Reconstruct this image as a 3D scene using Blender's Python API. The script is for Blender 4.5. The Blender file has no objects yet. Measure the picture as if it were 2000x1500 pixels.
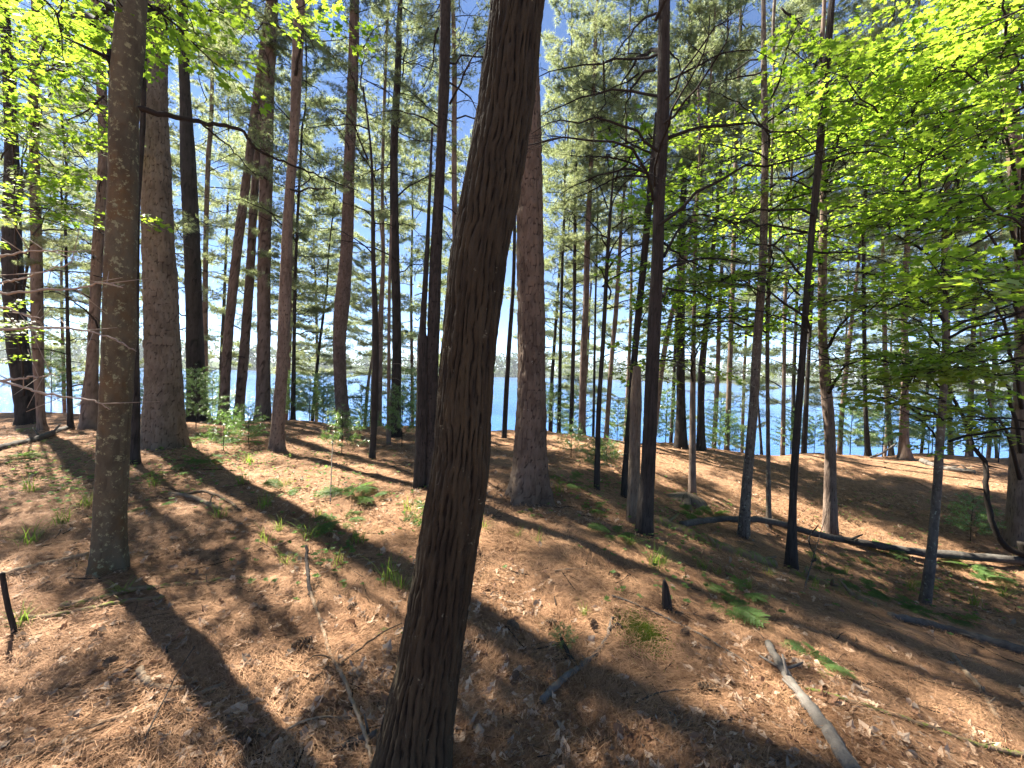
import bpy, math
import numpy as np
from mathutils import Vector, Matrix

SC = bpy.context.scene
COL = SC.collection
R = math.radians

# ------------------------------------------------------------------ camera
EYE = np.array([0.0, 0.0, 1.6])
F_PX = 800.0                      # focal length in pixels of a 2000 px wide frame
ROLL, PITCH = R(1.66), R(-1.72)
_right = np.array([math.cos(ROLL), 0.0, math.sin(ROLL)])
_up0 = np.array([-math.sin(ROLL), 0.0, math.cos(ROLL)])
_fw0 = np.array([0.0, 1.0, 0.0])
_fwd = _fw0 * math.cos(PITCH) + _up0 * math.sin(PITCH)
_up = _up0 * math.cos(PITCH) - _fw0 * math.sin(PITCH)
cam = bpy.data.cameras.new('camera')
cam.sensor_width = 36.0
cam.lens = 36.0 * F_PX / 2000.0
cam.clip_start, cam.clip_end = 0.05, 6000.0
camo = bpy.data.objects.new('camera', cam)
COL.objects.link(camo)
_m = Matrix.Identity(4)
for _i in range(3):
    _m[_i][0], _m[_i][1], _m[_i][2], _m[_i][3] = _right[_i], _up[_i], -_fwd[_i], EYE[_i]
camo.matrix_world = _m
SC.camera = camo

# ------------------------------------------------------------------ light
SUN_EL, SUN_AZ = R(50), R(-55)    # azimuth clockwise from +y
SUN = Vector((math.sin(SUN_AZ) * math.cos(SUN_EL), math.cos(SUN_AZ) * math.cos(SUN_EL), math.sin(SUN_EL)))
W = bpy.data.worlds.new('World')
SC.world = W
W.use_nodes = True
_nt = W.node_tree
_nt.nodes.clear()
_sky = _nt.nodes.new('ShaderNodeTexSky')
_sky.sky_type = 'NISHITA'
_sky.sun_disc = False
_sky.sun_elevation, _sky.sun_rotation = SUN_EL, SUN_AZ
_sky.air_density, _sky.dust_density, _sky.ozone_density = 1.0, 0.0, 2.5
_sky.altitude = 6000.0
_bg = _nt.nodes.new('ShaderNodeBackground')
_bg.inputs[1].default_value = 0.05
_wo = _nt.nodes.new('ShaderNodeOutputWorld')
_nt.links.new(_sky.outputs[0], _bg.inputs[0])
_nt.links.new(_bg.outputs[0], _wo.inputs[0])
_sl = bpy.data.lights.new('sun', 'SUN')
_sl.energy, _sl.angle, _sl.color = 5.0, R(0.55), (1.0, 0.93, 0.82)
_so = bpy.data.objects.new('sun', _sl)
COL.objects.link(_so)
_so.rotation_euler = SUN.to_track_quat('Z', 'Y').to_euler()
SC.view_settings.view_transform = 'Standard'
SC.view_settings.look = 'None'
SC.view_settings.exposure = 2.75
SC.view_settings.gamma = 1.0
SC.view_settings.use_curve_mapping = False
SC.cycles.max_bounces = 7
SC.cycles.diffuse_bounces = 5
SC.cycles.transmission_bounces = 5
SC.cycles.glossy_bounces = 2
SC.cycles.caustics_reflective = False
SC.cycles.caustics_refractive = False

# ------------------------------------------------------------------ numbers
def h2(i, j, s=0):
    n = (np.asarray(i, np.int64) * 374761393 + np.asarray(j, np.int64) * 668265263 + int(s) * 974634777) & 0xffffffff
    n = ((n ^ (n >> 13)) * 1274126177) & 0xffffffff
    n = ((n ^ (n >> 16)) * 2246822519) & 0xffffffff
    return ((n ^ (n >> 15)) & 0xffffff) / float(0xffffff)

def vnoise(x, y, s=0):
    x, y = np.asarray(x, float), np.asarray(y, float)
    i, j = np.floor(x).astype(np.int64), np.floor(y).astype(np.int64)
    u, v = x - i, y - j
    u, v = u * u * (3 - 2 * u), v * v * (3 - 2 * v)
    a = h2(i, j, s) * (1 - u) + h2(i + 1, j, s) * u
    b = h2(i, j + 1, s) * (1 - u) + h2(i + 1, j + 1, s) * u
    return a * (1 - v) + b * v

def fbm(x, y, s=0, o=3):
    t, a, n = 0.0, 1.0, 0.0
    for k in range(o):
        t = t + a * (vnoise(np.asarray(x) * 2 ** k, np.asarray(y) * 2 ** k, s + k * 17) - 0.5)
        n += a
        a *= 0.5
    return t / n

def voro(u, v, s=0):
    u, v = np.asarray(u, float), np.asarray(v, float)
    i, j = np.floor(u).astype(np.int64), np.floor(v).astype(np.int64)
    f1, f2, cid = np.full(u.shape, 9.0), np.full(u.shape, 9.0), np.zeros(u.shape)
    for di in (-1, 0, 1):
        for dj in (-1, 0, 1):
            ci, cj = i + di, j + dj
            d = np.hypot(ci + 0.15 + 0.7 * h2(ci, cj, s) - u, cj + 0.15 + 0.7 * h2(ci, cj, s + 5) - v)
            near = d < f1
            f2 = np.where(near, f1, np.minimum(f2, d))
            cid = np.where(near, h2(ci, cj, s + 9), cid)
            f1 = np.where(near, d, f1)
    return f1, f2, cid

def sstep(a, b, x):
    t = np.clip((np.asarray(x, float) - a) / (b - a), 0, 1)
    return t * t * (3 - 2 * t)

WATER_Z = -4.6
def crest(x):
    return 10.4 + 1.0 * sstep(0, -6, x) + 0.6 * sstep(3, 12, x) + 0.5 * np.sin(x * 0.5 + 1.0) + 0.25 * np.sin(x * 1.7)

def terrain(x, y, micro=True):
    x, y = np.asarray(x, float), np.asarray(y, float)
    z = -1.0 * np.exp(-((x - 6.2) / 3.6) ** 2 - ((y - 5.3) / 2.9) ** 2)
    z = z - 0.034 * np.clip(x, 0, 14)
    z = z + 0.22 * np.exp(-((x + 6) / 4.5) ** 2 - ((y - 7) / 4.0) ** 2)
    z = z + 0.16 * np.exp(-((x - 0.3) / 1.6) ** 2 - ((y - 5.6) / 1.6) ** 2)
    d = y - crest(x)
    drop = np.where(d > 0, 0.46 * (np.sqrt(d * d + 0.5) - 0.707), 0.0)
    z = z - np.minimum(drop, 7.5)
    if micro:
        z = z + 0.15 * fbm(x * 0.55, y * 0.55, 3, 3) + 0.075 * fbm(x * 2.3, y * 2.3, 8, 3) + 0.03 * fbm(x * 8.0, y * 8.0, 15, 2)
    return z

def ray(px, py):
    d = _fwd + _right * ((px - 1000.0) / F_PX) - _up * ((py - 750.0) / F_PX)
    return d / d[1]               # unit step in world y

def project(p):
    v = np.asarray(p, float) - EYE
    c = v @ _fwd
    return 1000 + F_PX * (v @ _right) / c, 750 - F_PX * (v @ _up) / c

def hit(px, py, lo=0.8, hi=13.0):
    d = ray(px, py)
    t = np.linspace(lo, hi, 1200)
    p = EYE + t[:, None] * d
    below = p[:, 2] < terrain(p[:, 0], p[:, 1])
    if not below.any():
        return None
    k = int(np.argmax(below))
    a, b = t[max(k - 1, 0)], t[k]
    for _ in range(20):
        m = 0.5 * (a + b)
        q = EYE + m * d
        if q[2] < float(terrain(q[0], q[1])):
            b = m
        else:
            a = m
    return EYE + 0.5 * (a + b) * d

def at(px, py, D):
    return EYE + ray(px, py) * D

# ------------------------------------------------------------------ mesh building
class MB:
    """Collects numpy pieces of one mesh."""
    def __init__(s):
        s.V, s.T, s.Q, s.n, s.A = [], [], [], 0, {}
    def add(s, V, T=None, Q=None, mat=0, tint=0.5, smooth=True):
        V = np.asarray(V, np.float32).reshape(-1, 3)
        if T is not None and len(T):
            s.T.append((np.asarray(T, np.int32) + s.n, mat, smooth))
        if Q is not None and len(Q):
            s.Q.append((np.asarray(Q, np.int32) + s.n, mat, smooth))
        s.V.append(V)
        s.A.setdefault('tint', []).append(np.broadcast_to(np.asarray(tint, np.float32), (len(V),)))
        s.n += len(V)
    def mesh(s, name, mats, extra=None):
        me = bpy.data.meshes.new(name)
        V = np.concatenate(s.V)
        loops, starts, mi, sm, at0 = [], [], [], [], 0
        for lst, k in ((s.T, 3), (s.Q, 4)):
            for F, m, smo in lst:
                loops.append(F.ravel())
                starts.append(at0 + np.arange(len(F), dtype=np.int32) * k)
                mi.append(np.full(len(F), m, np.int32))
                sm.append(np.full(len(F), smo, bool))
                at0 += F.size
        loops, starts = np.concatenate(loops), np.concatenate(starts)
        me.vertices.add(len(V))
        me.vertices.foreach_set('co', V.ravel())
        me.loops.add(len(loops))
        me.loops.foreach_set('vertex_index', loops.astype(np.int32))
        me.polygons.add(len(starts))
        me.polygons.foreach_set('loop_start', starts.astype(np.int32))
        me.polygons.foreach_set('material_index', np.concatenate(mi))
        me.polygons.foreach_set('use_smooth', np.concatenate(sm))
        for m in mats:
            me.materials.append(m)
        t = me.attributes.new('tint', 'FLOAT', 'POINT')
        t.data.foreach_set('value', np.concatenate(s.A['tint']).astype(np.float32))
        for k, v in (extra or {}).items():
            a = me.attributes.new(k, 'FLOAT', 'POINT')
            a.data.foreach_set('value', np.asarray(v, np.float32))
        me.update(calc_edges=True)
        return me

def frames(P):
    P = np.asarray(P, float)
    T = np.gradient(P, axis=0)
    T /= np.linalg.norm(T, axis=1)[:, None] + 1e-9
    ref = np.where(np.abs(T[:, 2:3]) > 0.9, np.array([[1.0, 0, 0]]), np.array([[0, 0, 1.0]]))
    A = np.cross(T, ref)
    A /= np.linalg.norm(A, axis=1)[:, None] + 1e-9
    return T, A, np.cross(T, A)

def tube(mb, P, rad, sides=5, mat=0, tint=0.5, cap=True, lump=0.0, seed=0):
    P = np.asarray(P, float)
    n = len(P)
    rad = np.broadcast_to(np.asarray(rad, float), (n,))
    T, A, B = frames(P)
    th = np.arange(sides) / sides * 2 * math.pi
    rr = rad[:, None] * np.ones((1, sides))
    if lump:
        s_ = np.linspace(0, n, n)[:, None]
        rr = rr * (1 + lump * fbm(s_ * 0.8 + 0 * th, np.cos(th)[None] * 1.3 + 0 * s_ + seed * 3.1, seed, 3) * 2)
    V = P[:, None] + rr[..., None] * (np.cos(th)[None, :, None] * A[:, None] + np.sin(th)[None, :, None] * B[:, None])
    V = V.reshape(-1, 3)
    i = np.arange(n - 1)[:, None] * sides
    j = np.arange(sides)[None]
    k = (j + 1) % sides
    Q = np.stack([i + j, i + k, i + sides + k, i + sides + j], -1).reshape(-1, 4)
    Tt = None
    if cap:
        V = np.vstack([V, P[0], P[-1]])
        a, b = n * sides, n * sides + 1
        jj = np.arange(sides)
        kk = (jj + 1) % sides
        Tt = np.vstack([np.stack([np.full(sides, a), kk, jj], 1), np.stack([np.full(sides, b), (n - 1) * sides + jj, (n - 1) * sides + kk], 1)])
    mb.add(V, Tt, Q, mat, tint)

def xform(V, M):
    return V @ M[:3, :3].T + M[:3, 3]

def rotz(a):
    c, s = math.cos(a), math.sin(a)
    return np.array([[c, -s, 0], [s, c, 0], [0, 0, 1.0]])

def roty(a):
    c, s = math.cos(a), math.sin(a)
    return np.array([[c, 0, s], [0, 1, 0], [-s, 0, c]])

def rotx(a):
    c, s = math.cos(a), math.sin(a)
    return np.array([[1, 0, 0], [0, c, -s], [0, s, c]])

def smooth_line(K, n, jit=0.0, rng=None):
    """Catmull-Rom through the rows of K (any number of columns)."""
    K = np.asarray(K, float)
    if len(K) < 3:
        t = np.linspace(0, 1, n)[:, None]
        P = K[0] * (1 - t) + K[-1] * t
    else:
        E = np.vstack([2 * K[0] - K[1], K, 2 * K[-1] - K[-2]])
        u = np.linspace(0, len(K) - 1 - 1e-6, n)
        i = u.astype(int)
        f = (u - i)[:, None]
        a, b, c, d = E[i], E[i + 1], E[i + 2], E[i + 3]
        P = 0.5 * (2 * b + (c - a) * f + (2 * a - 5 * b + 4 * c - d) * f ** 2 + (3 * b - a - 3 * c + d) * f ** 3)
    if jit:
        P[1:-1] += rng.normal(0, jit, P[1:-1].shape)
    return P

# ------------------------------------------------------------------ objects
def link(name, data, parent=None, loc=None):
    o = bpy.data.objects.new(name, data)
    COL.objects.link(o)
    if parent is not None:
        o.parent = parent
    if loc is not None:
        o.location = Vector([float(c) for c in loc])
    return o

def tag(o, label=None, cat=None, group=None, kind=None):
    for k, v in (('label', label), ('category', cat), ('group', group), ('kind', kind)):
        if v:
            o[k] = v
    return o

def empty(name, loc, label, cat, group=None):
    o = link(name, None, None, loc)
    o.empty_display_size = 0.1
    return tag(o, label, cat, group)

# ------------------------------------------------------------------ materials
class G:
    def __init__(s, name):
        s.m = bpy.data.materials.new(name)
        s.m.use_nodes = True
        s.t = s.m.node_tree
        s.t.nodes.clear()
        s.out = s.t.nodes.new('ShaderNodeOutputMaterial')
    def n(s, typ, ins=None, **kw):
        d = s.t.nodes.new('ShaderNode' + typ)
        for k, v in kw.items():
            setattr(d, k, v)
        for k, v in (ins or {}).items():
            if isinstance(v, bpy.types.NodeSocket):
                s.t.links.new(v, d.inputs[k])
            else:
                if isinstance(v, tuple) and len(v) == 3 and d.inputs[k].type == 'RGBA':
                    v = (*v, 1.0)
                d.inputs[k].default_value = v
        return d
    def attr(s, name):
        return s.n('Attribute', attribute_name=name).outputs['Fac']
    def mix(s, f, a, b, blend='MIX'):
        d = s.n('MixRGB', {0: f, 1: a, 2: b}, blend_type=blend)
        return d.outputs[0]
    def ramp(s, f, stops):
        d = s.n('ValToRGB', {0: f})
        e = d.color_ramp.elements
        while len(e) < len(stops):
            e.new(0.5)
        for x, (p, c) in zip(e, stops):
            x.position = p
            x.color = (*c, 1) if len(c) == 3 else c
        return d.outputs[0]
    def step(s, f, a, b):
        d = s.n('MapRange', {0: f, 1: a, 2: b, 3: 0.0, 4: 1.0}, interpolation_type='SMOOTHSTEP')
        return d.outputs[0]
    def noise(s, vec, scale, detail=4, rough=0.6, dist=0.0):
        return s.n('TexNoise', {'Vector': vec, 'Scale': scale, 'Detail': detail, 'Roughness': rough, 'Distortion': dist}).outputs[0]
    def coord(s, sc=(1, 1, 1), kind='Object'):
        c = s.n('TexCoord').outputs[kind]
        return s.n('Mapping', {0: c, 3: sc}).outputs[0]
    def math(s, op, a, b=0.0):
        return s.n('Math', {0: a, 1: b}, operation=op).outputs[0]
    def bump(s, h, strength, dist):
        return s.n('Bump', {'Height': h, 'Strength': strength, 'Distance': dist}).outputs[0]
    def principled(s, color, rough=0.9, spec=0.2, normal=None):
        d = s.n('BsdfPrincipled', {'Base Color': color, 'Roughness': rough, 'Specular IOR Level': spec})
        if normal is not None:
            s.t.links.new(normal, d.inputs['Normal'])
        s.t.links.new(d.outputs[0], s.out.inputs[0])
        return s.m

def bark_mat(name, dark, mid, light, lichen=None, lich=(0.62, 0.7), warm=None, zs=0.18, sc=26.0, bump=0.8):
    g = G(name)
    v = g.coord((1, 1, zs))
    v1 = g.coord()
    cr, ti = g.attr('crack'), g.attr('tint')
    n1 = g.noise(v, sc, 6, 0.65, 0.4)
    n2 = g.noise(v1, 3.0, 3, 0.6)
    c = g.mix(g.step(n1, 0.3, 0.7), mid, light)
    c = g.mix(g.math('MULTIPLY', g.step(n2, 0.35, 0.65), 0.55), c, dark)
    c = g.mix(g.math('MULTIPLY', g.step(ti, 0.2, 0.9), 0.5), c, light)
    c = g.mix(g.step(cr, 0.55, 0.05), c, dark)
    if warm:
        c = g.mix(g.math('MULTIPLY', g.step(g.noise(v1, 1.7, 5, 0.65), 0.45, 0.65), 0.6), c, warm)
    if lichen:
        n3 = g.noise(v1, 22.0, 6, 0.75)
        c = g.mix(g.step(n3, lich[0], lich[1]), c, lichen)
    hgt = g.math('ADD', n1, g.math('MULTIPLY', g.noise(v1, 120, 3, 0.6), 0.4))
    return g.principled(c, 0.92, 0.15, g.bump(hgt, bump, 0.012))

M = {}
M['bark_leaning'] = bark_mat('bark_leaning', (0.007, 0.0058, 0.0045), (0.017, 0.014, 0.0105), (0.048, 0.039, 0.024), (0.2, 0.2, 0.14), (0.64, 0.72), None, 0.12, 40)
M['bark_mossy'] = bark_mat('bark_mossy', (0.035, 0.03, 0.02), (0.062, 0.052, 0.033), (0.095, 0.083, 0.055), (0.19, 0.19, 0.11), (0.55, 0.62), (0.115, 0.06, 0.017), 0.5, 18, 0.4)
M['bark_plated'] = bark_mat('bark_plated', (0.04, 0.029, 0.02), (0.11, 0.086, 0.061), (0.17, 0.138, 0.102), None, zs=0.35, sc=30)
M['bark_red'] = bark_mat('bark_red', (0.04, 0.027, 0.02), (0.098, 0.068, 0.053), (0.16, 0.118, 0.096), None, zs=0.3, sc=24)
M['bark_dark'] = bark_mat('bark_dark', (0.009, 0.0075, 0.0065), (0.022, 0.018, 0.015), (0.048, 0.04, 0.033), None, zs=0.15, sc=30)
M['bark_brown'] = bark_mat('bark_brown', (0.05, 0.034, 0.025), (0.125, 0.088, 0.066), (0.2, 0.15, 0.115), None, zs=0.2, sc=28)
M['bark_flaky'] = bark_mat('bark_flaky', (0.03, 0.023, 0.018), (0.08, 0.062, 0.05), (0.16, 0.13, 0.1), (0.26, 0.26, 0.19), (0.57, 0.64), zs=0.5, sc=22)
M['bark_lichen'] = bark_mat('bark_lichen', (0.028, 0.019, 0.013), (0.08, 0.057, 0.04), (0.138, 0.104, 0.077), (0.36, 0.38, 0.3), (0.66, 0.72), zs=0.3, sc=28)
M['dead_wood'] = bark_mat('dead_wood', (0.05, 0.036, 0.024), (0.13, 0.097, 0.066), (0.22, 0.17, 0.12), None, zs=0.06, sc=50)
M['grey_wood'] = bark_mat('grey_wood', (0.033, 0.028, 0.022), (0.09, 0.078, 0.064), (0.155, 0.138, 0.118), (0.27, 0.17, 0.08), (0.66, 0.72), zs=1, sc=20)
M['log_dark'] = bark_mat('log_dark', (0.018, 0.015, 0.013), (0.05, 0.042, 0.035), (0.11, 0.1, 0.085), (0.2, 0.2, 0.17), (0.66, 0.72), zs=1, sc=22)
M['log_moss'] = bark_mat('log_moss', (0.05, 0.03, 0.018), (0.13, 0.085, 0.05), (0.2, 0.14, 0.09), (0.1, 0.13, 0.02), (0.48, 0.6), zs=1, sc=22)
M['stick_tan'] = bark_mat('stick_tan', (0.08, 0.055, 0.034), (0.19, 0.135, 0.086), (0.29, 0.22, 0.15), None, zs=1, sc=30)
M['twig_dark'] = bark_mat('twig_dark', (0.02, 0.016, 0.013), (0.05, 0.04, 0.033), (0.09, 0.075, 0.06), None, zs=1, sc=30)
M['twig_pale'] = bark_mat('twig_pale', (0.25, 0.2, 0.16), (0.48, 0.4, 0.33), (0.6, 0.52, 0.44), None, zs=1, sc=30)  # sunlight put into the colour: the edge twigs stand shaded but look lit

def leaf_mat(name, c0, c1, trans, tcol, gloss=0.06, rough=0.45):
    g = G(name)
    ti = g.attr('tint')
    rnd = g.n('ObjectInfo').outputs['Random']
    f = g.math('ADD', g.math('MULTIPLY', ti, 0.7), g.math('MULTIPLY', rnd, 0.3))
    c = g.mix(f, c0, c1)
    t = g.mix(f, tcol[0], tcol[1])
    d = g.n('BsdfDiffuse', {'Color': c})
    tr = g.n('BsdfTranslucent', {'Color': t})
    m1 = g.n('MixShader', {0: trans, 1: d.outputs[0], 2: tr.outputs[0]})
    gl = g.n('BsdfGlossy', {'Color': (1, 1, 1), 'Roughness': rough})
    fr = g.n('Fresnel', {'IOR': 1.35}).outputs[0]
    m2 = g.n('MixShader', {0: g.math('MULTIPLY', fr, gloss * 3), 1: m1.outputs[0], 2: gl.outputs[0]})
    g.t.links.new(m2.outputs[0], g.out.inputs[0])
    return g.m

M['maple'] = leaf_mat('maple_leaf', (0.045, 0.10, 0.016), (0.085, 0.15, 0.022), 0.65, ((0.24, 0.42, 0.03), (0.44, 0.57, 0.05)), 0.02)
M['pine'] = leaf_mat('pine_needle', (0.085, 0.13, 0.06), (0.15, 0.19, 0.085), 0.52, ((0.26, 0.34, 0.13), (0.45, 0.48, 0.22)), 0.03, 0.5)
M['fern'] = leaf_mat('fern_green', (0.06, 0.11, 0.035), (0.1, 0.16, 0.05), 0.5, ((0.15, 0.28, 0.05), (0.28, 0.42, 0.07)), 0.004, 0.6)
M['grass'] = leaf_mat('grass_green', (0.07, 0.13, 0.025), (0.14, 0.19, 0.04), 0.45, ((0.18, 0.32, 0.03), (0.35, 0.45, 0.06)), 0.006, 0.6)
M['far_leaf'] = leaf_mat('far_leaf', (0.04, 0.075, 0.035), (0.09, 0.13, 0.045), 0.3, ((0.08, 0.13, 0.04), (0.16, 0.2, 0.05)), 0.02)
M['brown_needle'] = leaf_mat('brown_needle', (0.12, 0.057, 0.029), (0.62, 0.38, 0.215), 0.15, ((0.2, 0.11, 0.05), (0.4, 0.23, 0.11)), 0.03, 0.5)

def dry_mat(name, a, b):
    g = G(name)
    ti = g.attr('tint')
    n = g.noise(g.coord(), 40, 4, 0.6)
    rnd = g.n('ObjectInfo').outputs['Random']
    c = g.mix(g.math('ADD', g.math('MULTIPLY', n, 0.5), g.math('MULTIPLY', g.math('ADD', rnd, ti), 0.28)), a, b)
    d = g.n('BsdfPrincipled', {'Base Color': c, 'Roughness': 0.7, 'Specular IOR Level': 0.25})
    tr = g.n('BsdfTranslucent', {'Color': c})
    m = g.n('MixShader', {0: 0.2, 1: d.outputs[0], 2: tr.outputs[0]})
    g.t.links.new(m.outputs[0], g.out.inputs[0])
    return g.m
M['dry_tan'] = dry_mat('dry_leaf_tan', (0.3, 0.19, 0.115), (0.56, 0.41, 0.28))
M['dry_brown'] = dry_mat('dry_leaf_brown', (0.12, 0.06, 0.035), (0.3, 0.165, 0.09))
M['dry_grey'] = dry_mat('dry_leaf_grey', (0.16, 0.115, 0.08), (0.33, 0.255, 0.19))

# ground
g = G('forest_floor')
v = g.coord()
n1 = g.noise(v, 0.9, 5, 0.6)
n2 = g.noise(v, 14, 6, 0.7, 0.6)
n3 = g.noise(v, 75, 4, 0.7)
n4 = g.noise(v, 2.2, 5, 0.65)
c = g.mix(g.step(n2, 0.3, 0.7), (0.09, 0.048, 0.025), (0.34, 0.195, 0.108))
c = g.mix(g.math('MULTIPLY', g.step(n1, 0.45, 0.65), 0.5), c, (0.32, 0.19, 0.115))
c = g.mix(g.step(n3, 0.58, 0.7), c, (0.52, 0.36, 0.24))
c = g.mix(g.step(n3, 0.42, 0.3), c, (0.06, 0.032, 0.02))
c = g.mix(g.math('MULTIPLY', g.step(n4, 0.6, 0.72), 0.55), c, (0.085, 0.085, 0.025))
hgt = g.math('ADD', n2, g.math('MULTIPLY', n3, 0.8))
M['ground'] = g.principled(c, 0.95, 0.1, g.bump(hgt, 0.9, 0.03))
g = G('far_undergrowth')
M['far_ground'] = g.principled(g.mix(g.noise(g.coord(), 0.4, 3), (0.03, 0.05, 0.02), (0.07, 0.09, 0.035)), 0.95, 0.05)
# water
g = G('lake_water')
v = g.coord((0.45, 1, 1))
w1 = g.noise(v, 0.9, 5, 0.65)
w2 = g.noise(g.coord((0.02, 0.06, 1)), 1.0, 3, 0.5)
bn = g.bump(w1, 1.0, 0.35)
c = g.mix(g.step(w2, 0.35, 0.65), (0.02, 0.08, 0.22), (0.03, 0.105, 0.27))
M['water'] = g.principled(c, g.math('ADD', 0.06, g.math('MULTIPLY', w2, 0.16)), 0.5, bn)
# ------------------------------------------------------------------ ground, lake, far shore
def axis(dense, n, far, p):
    u = np.linspace(-1, 1, n)
    return dense * u + (far - dense) * np.sign(u) * np.abs(u) ** p

xs = axis(7.0, 420, 2500.0, 9)
t = np.linspace(0, 1, 380)
ys = np.concatenate([np.array([-120.0, -40, -15, -6, -2]), 0.4 + 16 * t ** 1.35, np.array([17.2, 18.5, 20, 22, 25, 30, 45, 100, 250, 700, 2600])])
X, Y = np.meshgrid(xs, ys)
Z = terrain(X, Y)
mb = MB()
ny, nx = X.shape
i = (np.arange(ny - 1)[:, None] * nx + np.arange(nx - 1)[None])
mb.add(np.stack([X, Y, Z], -1).reshape(-1, 3), None, np.stack([i, i + 1, i + nx + 1, i + nx], -1).reshape(-1, 4))
tag(link('ground', mb.mesh('ground', [M['ground']])), kind='structure')

mb = MB()
mb.add([(-3000, 12, WATER_Z), (3000, 12, WATER_Z), (3000, 640, WATER_Z), (-3000, 640, WATER_Z)], None, [(0, 1, 2, 3)])
tag(link('water', mb.mesh('water', [M['water']])), kind='structure')

def shore_y(x):
    return 430 + 40 * np.sin(x * 0.006 + 0.6) + 14 * np.sin(x * 0.023)
mb = MB()
xx = np.linspace(-2400, 2400, 240)
rows = [(-10, -8), (0, WATER_Z - 0.3), (6, WATER_Z + 1.0), (60, 1.0), (250, 5.0), (1500, 8.0)]
P = np.array([[(a, shore_y(a) + dy, zz) for a in xx] for dy, zz in rows])
i = (np.arange(len(rows) - 1)[:, None] * 240 + np.arange(239)[None])
mb.add(P.reshape(-1, 3), None, np.stack([i, i + 1, i + 241, i + 240], -1).reshape(-1, 4))
tag(link('far_shore', mb.mesh('far_shore', [M['far_ground']])), kind='structure')

rng = np.random.default_rng(5)
mb = MB()
nt = 900
tx = np.sort(rng.uniform(-1100, 1150, nt))
ty = shore_y(tx) + 1.5 + rng.uniform(0, 1, nt) ** 2 * 40
th_ = rng.uniform(17, 27, nt) + 4 * fbm(tx * 0.01, tx * 0, 3, 2)
for a, b, hh in zip(tx, ty, th_):
    k = 110
    u = rng.uniform(0, 1, k) ** 0.8
    con = rng.random() < 0.5
    wr = (0.24 if con else 0.30) * hh * ((1 - u) ** 0.8 + 0.12 if con else np.sqrt(np.clip(1 - (2 * u - 0.9) ** 2, 0.05, 1)))
    an = rng.uniform(0, 2 * math.pi, k)
    ctr = np.stack([a + np.cos(an) * wr, b + np.sin(an) * wr, WATER_Z + 0.3 + u * hh], 1)
    s_ = rng.uniform(0.8, 1.7, k)[:, None, None]
    tri = ctr[:, None] + rng.normal(0, 0.8, (k, 3, 3)) * s_
    mb.add(tri.reshape(-1, 3), np.arange(3 * k).reshape(-1, 3), tint=np.repeat(np.clip(rng.normal(rng.uniform(0.2, 0.8), 0.15, k), 0, 1), 3), smooth=False)
tag(link('far_treeline', mb.mesh('far_treeline', [M['far_leaf']])), kind='stuff')

# ------------------------------------------------------------------ foliage prototypes
def needle_tufts(mb, C, D, n, ln, w, rng, mat=1, spread=(0.35, 1.15)):
    """n needles per tuft at points C with directions D."""
    k = len(C)
    C, D = np.repeat(C, n, 0), np.repeat(D, n, 0)
    R3 = rng.normal(size=D.shape)
    A = R3 - (R3 * D).sum(1)[:, None] * D
    A /= np.linalg.norm(A, axis=1)[:, None]
    an = rng.uniform(spread[0], spread[1], len(D))[:, None]
    d = D * np.cos(an) + A * np.sin(an)
    d[:, 2] -= 0.12
    L = (ln * rng.uniform(0.7, 1.2, len(D)))[:, None]
    S = np.cross(d, rng.normal(size=d.shape))
    S /= np.linalg.norm(S, axis=1)[:, None]
    V = np.stack([C - S * w * 0.5, C + S * w * 0.5, C + d * L], 1).reshape(-1, 3)
    ti = np.repeat(np.clip(rng.normal(0.5, 0.22, k), 0, 1), n * 3)
    mb.add(V, np.arange(len(V)).reshape(-1, 3), mat=mat, tint=ti, smooth=False)

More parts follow.
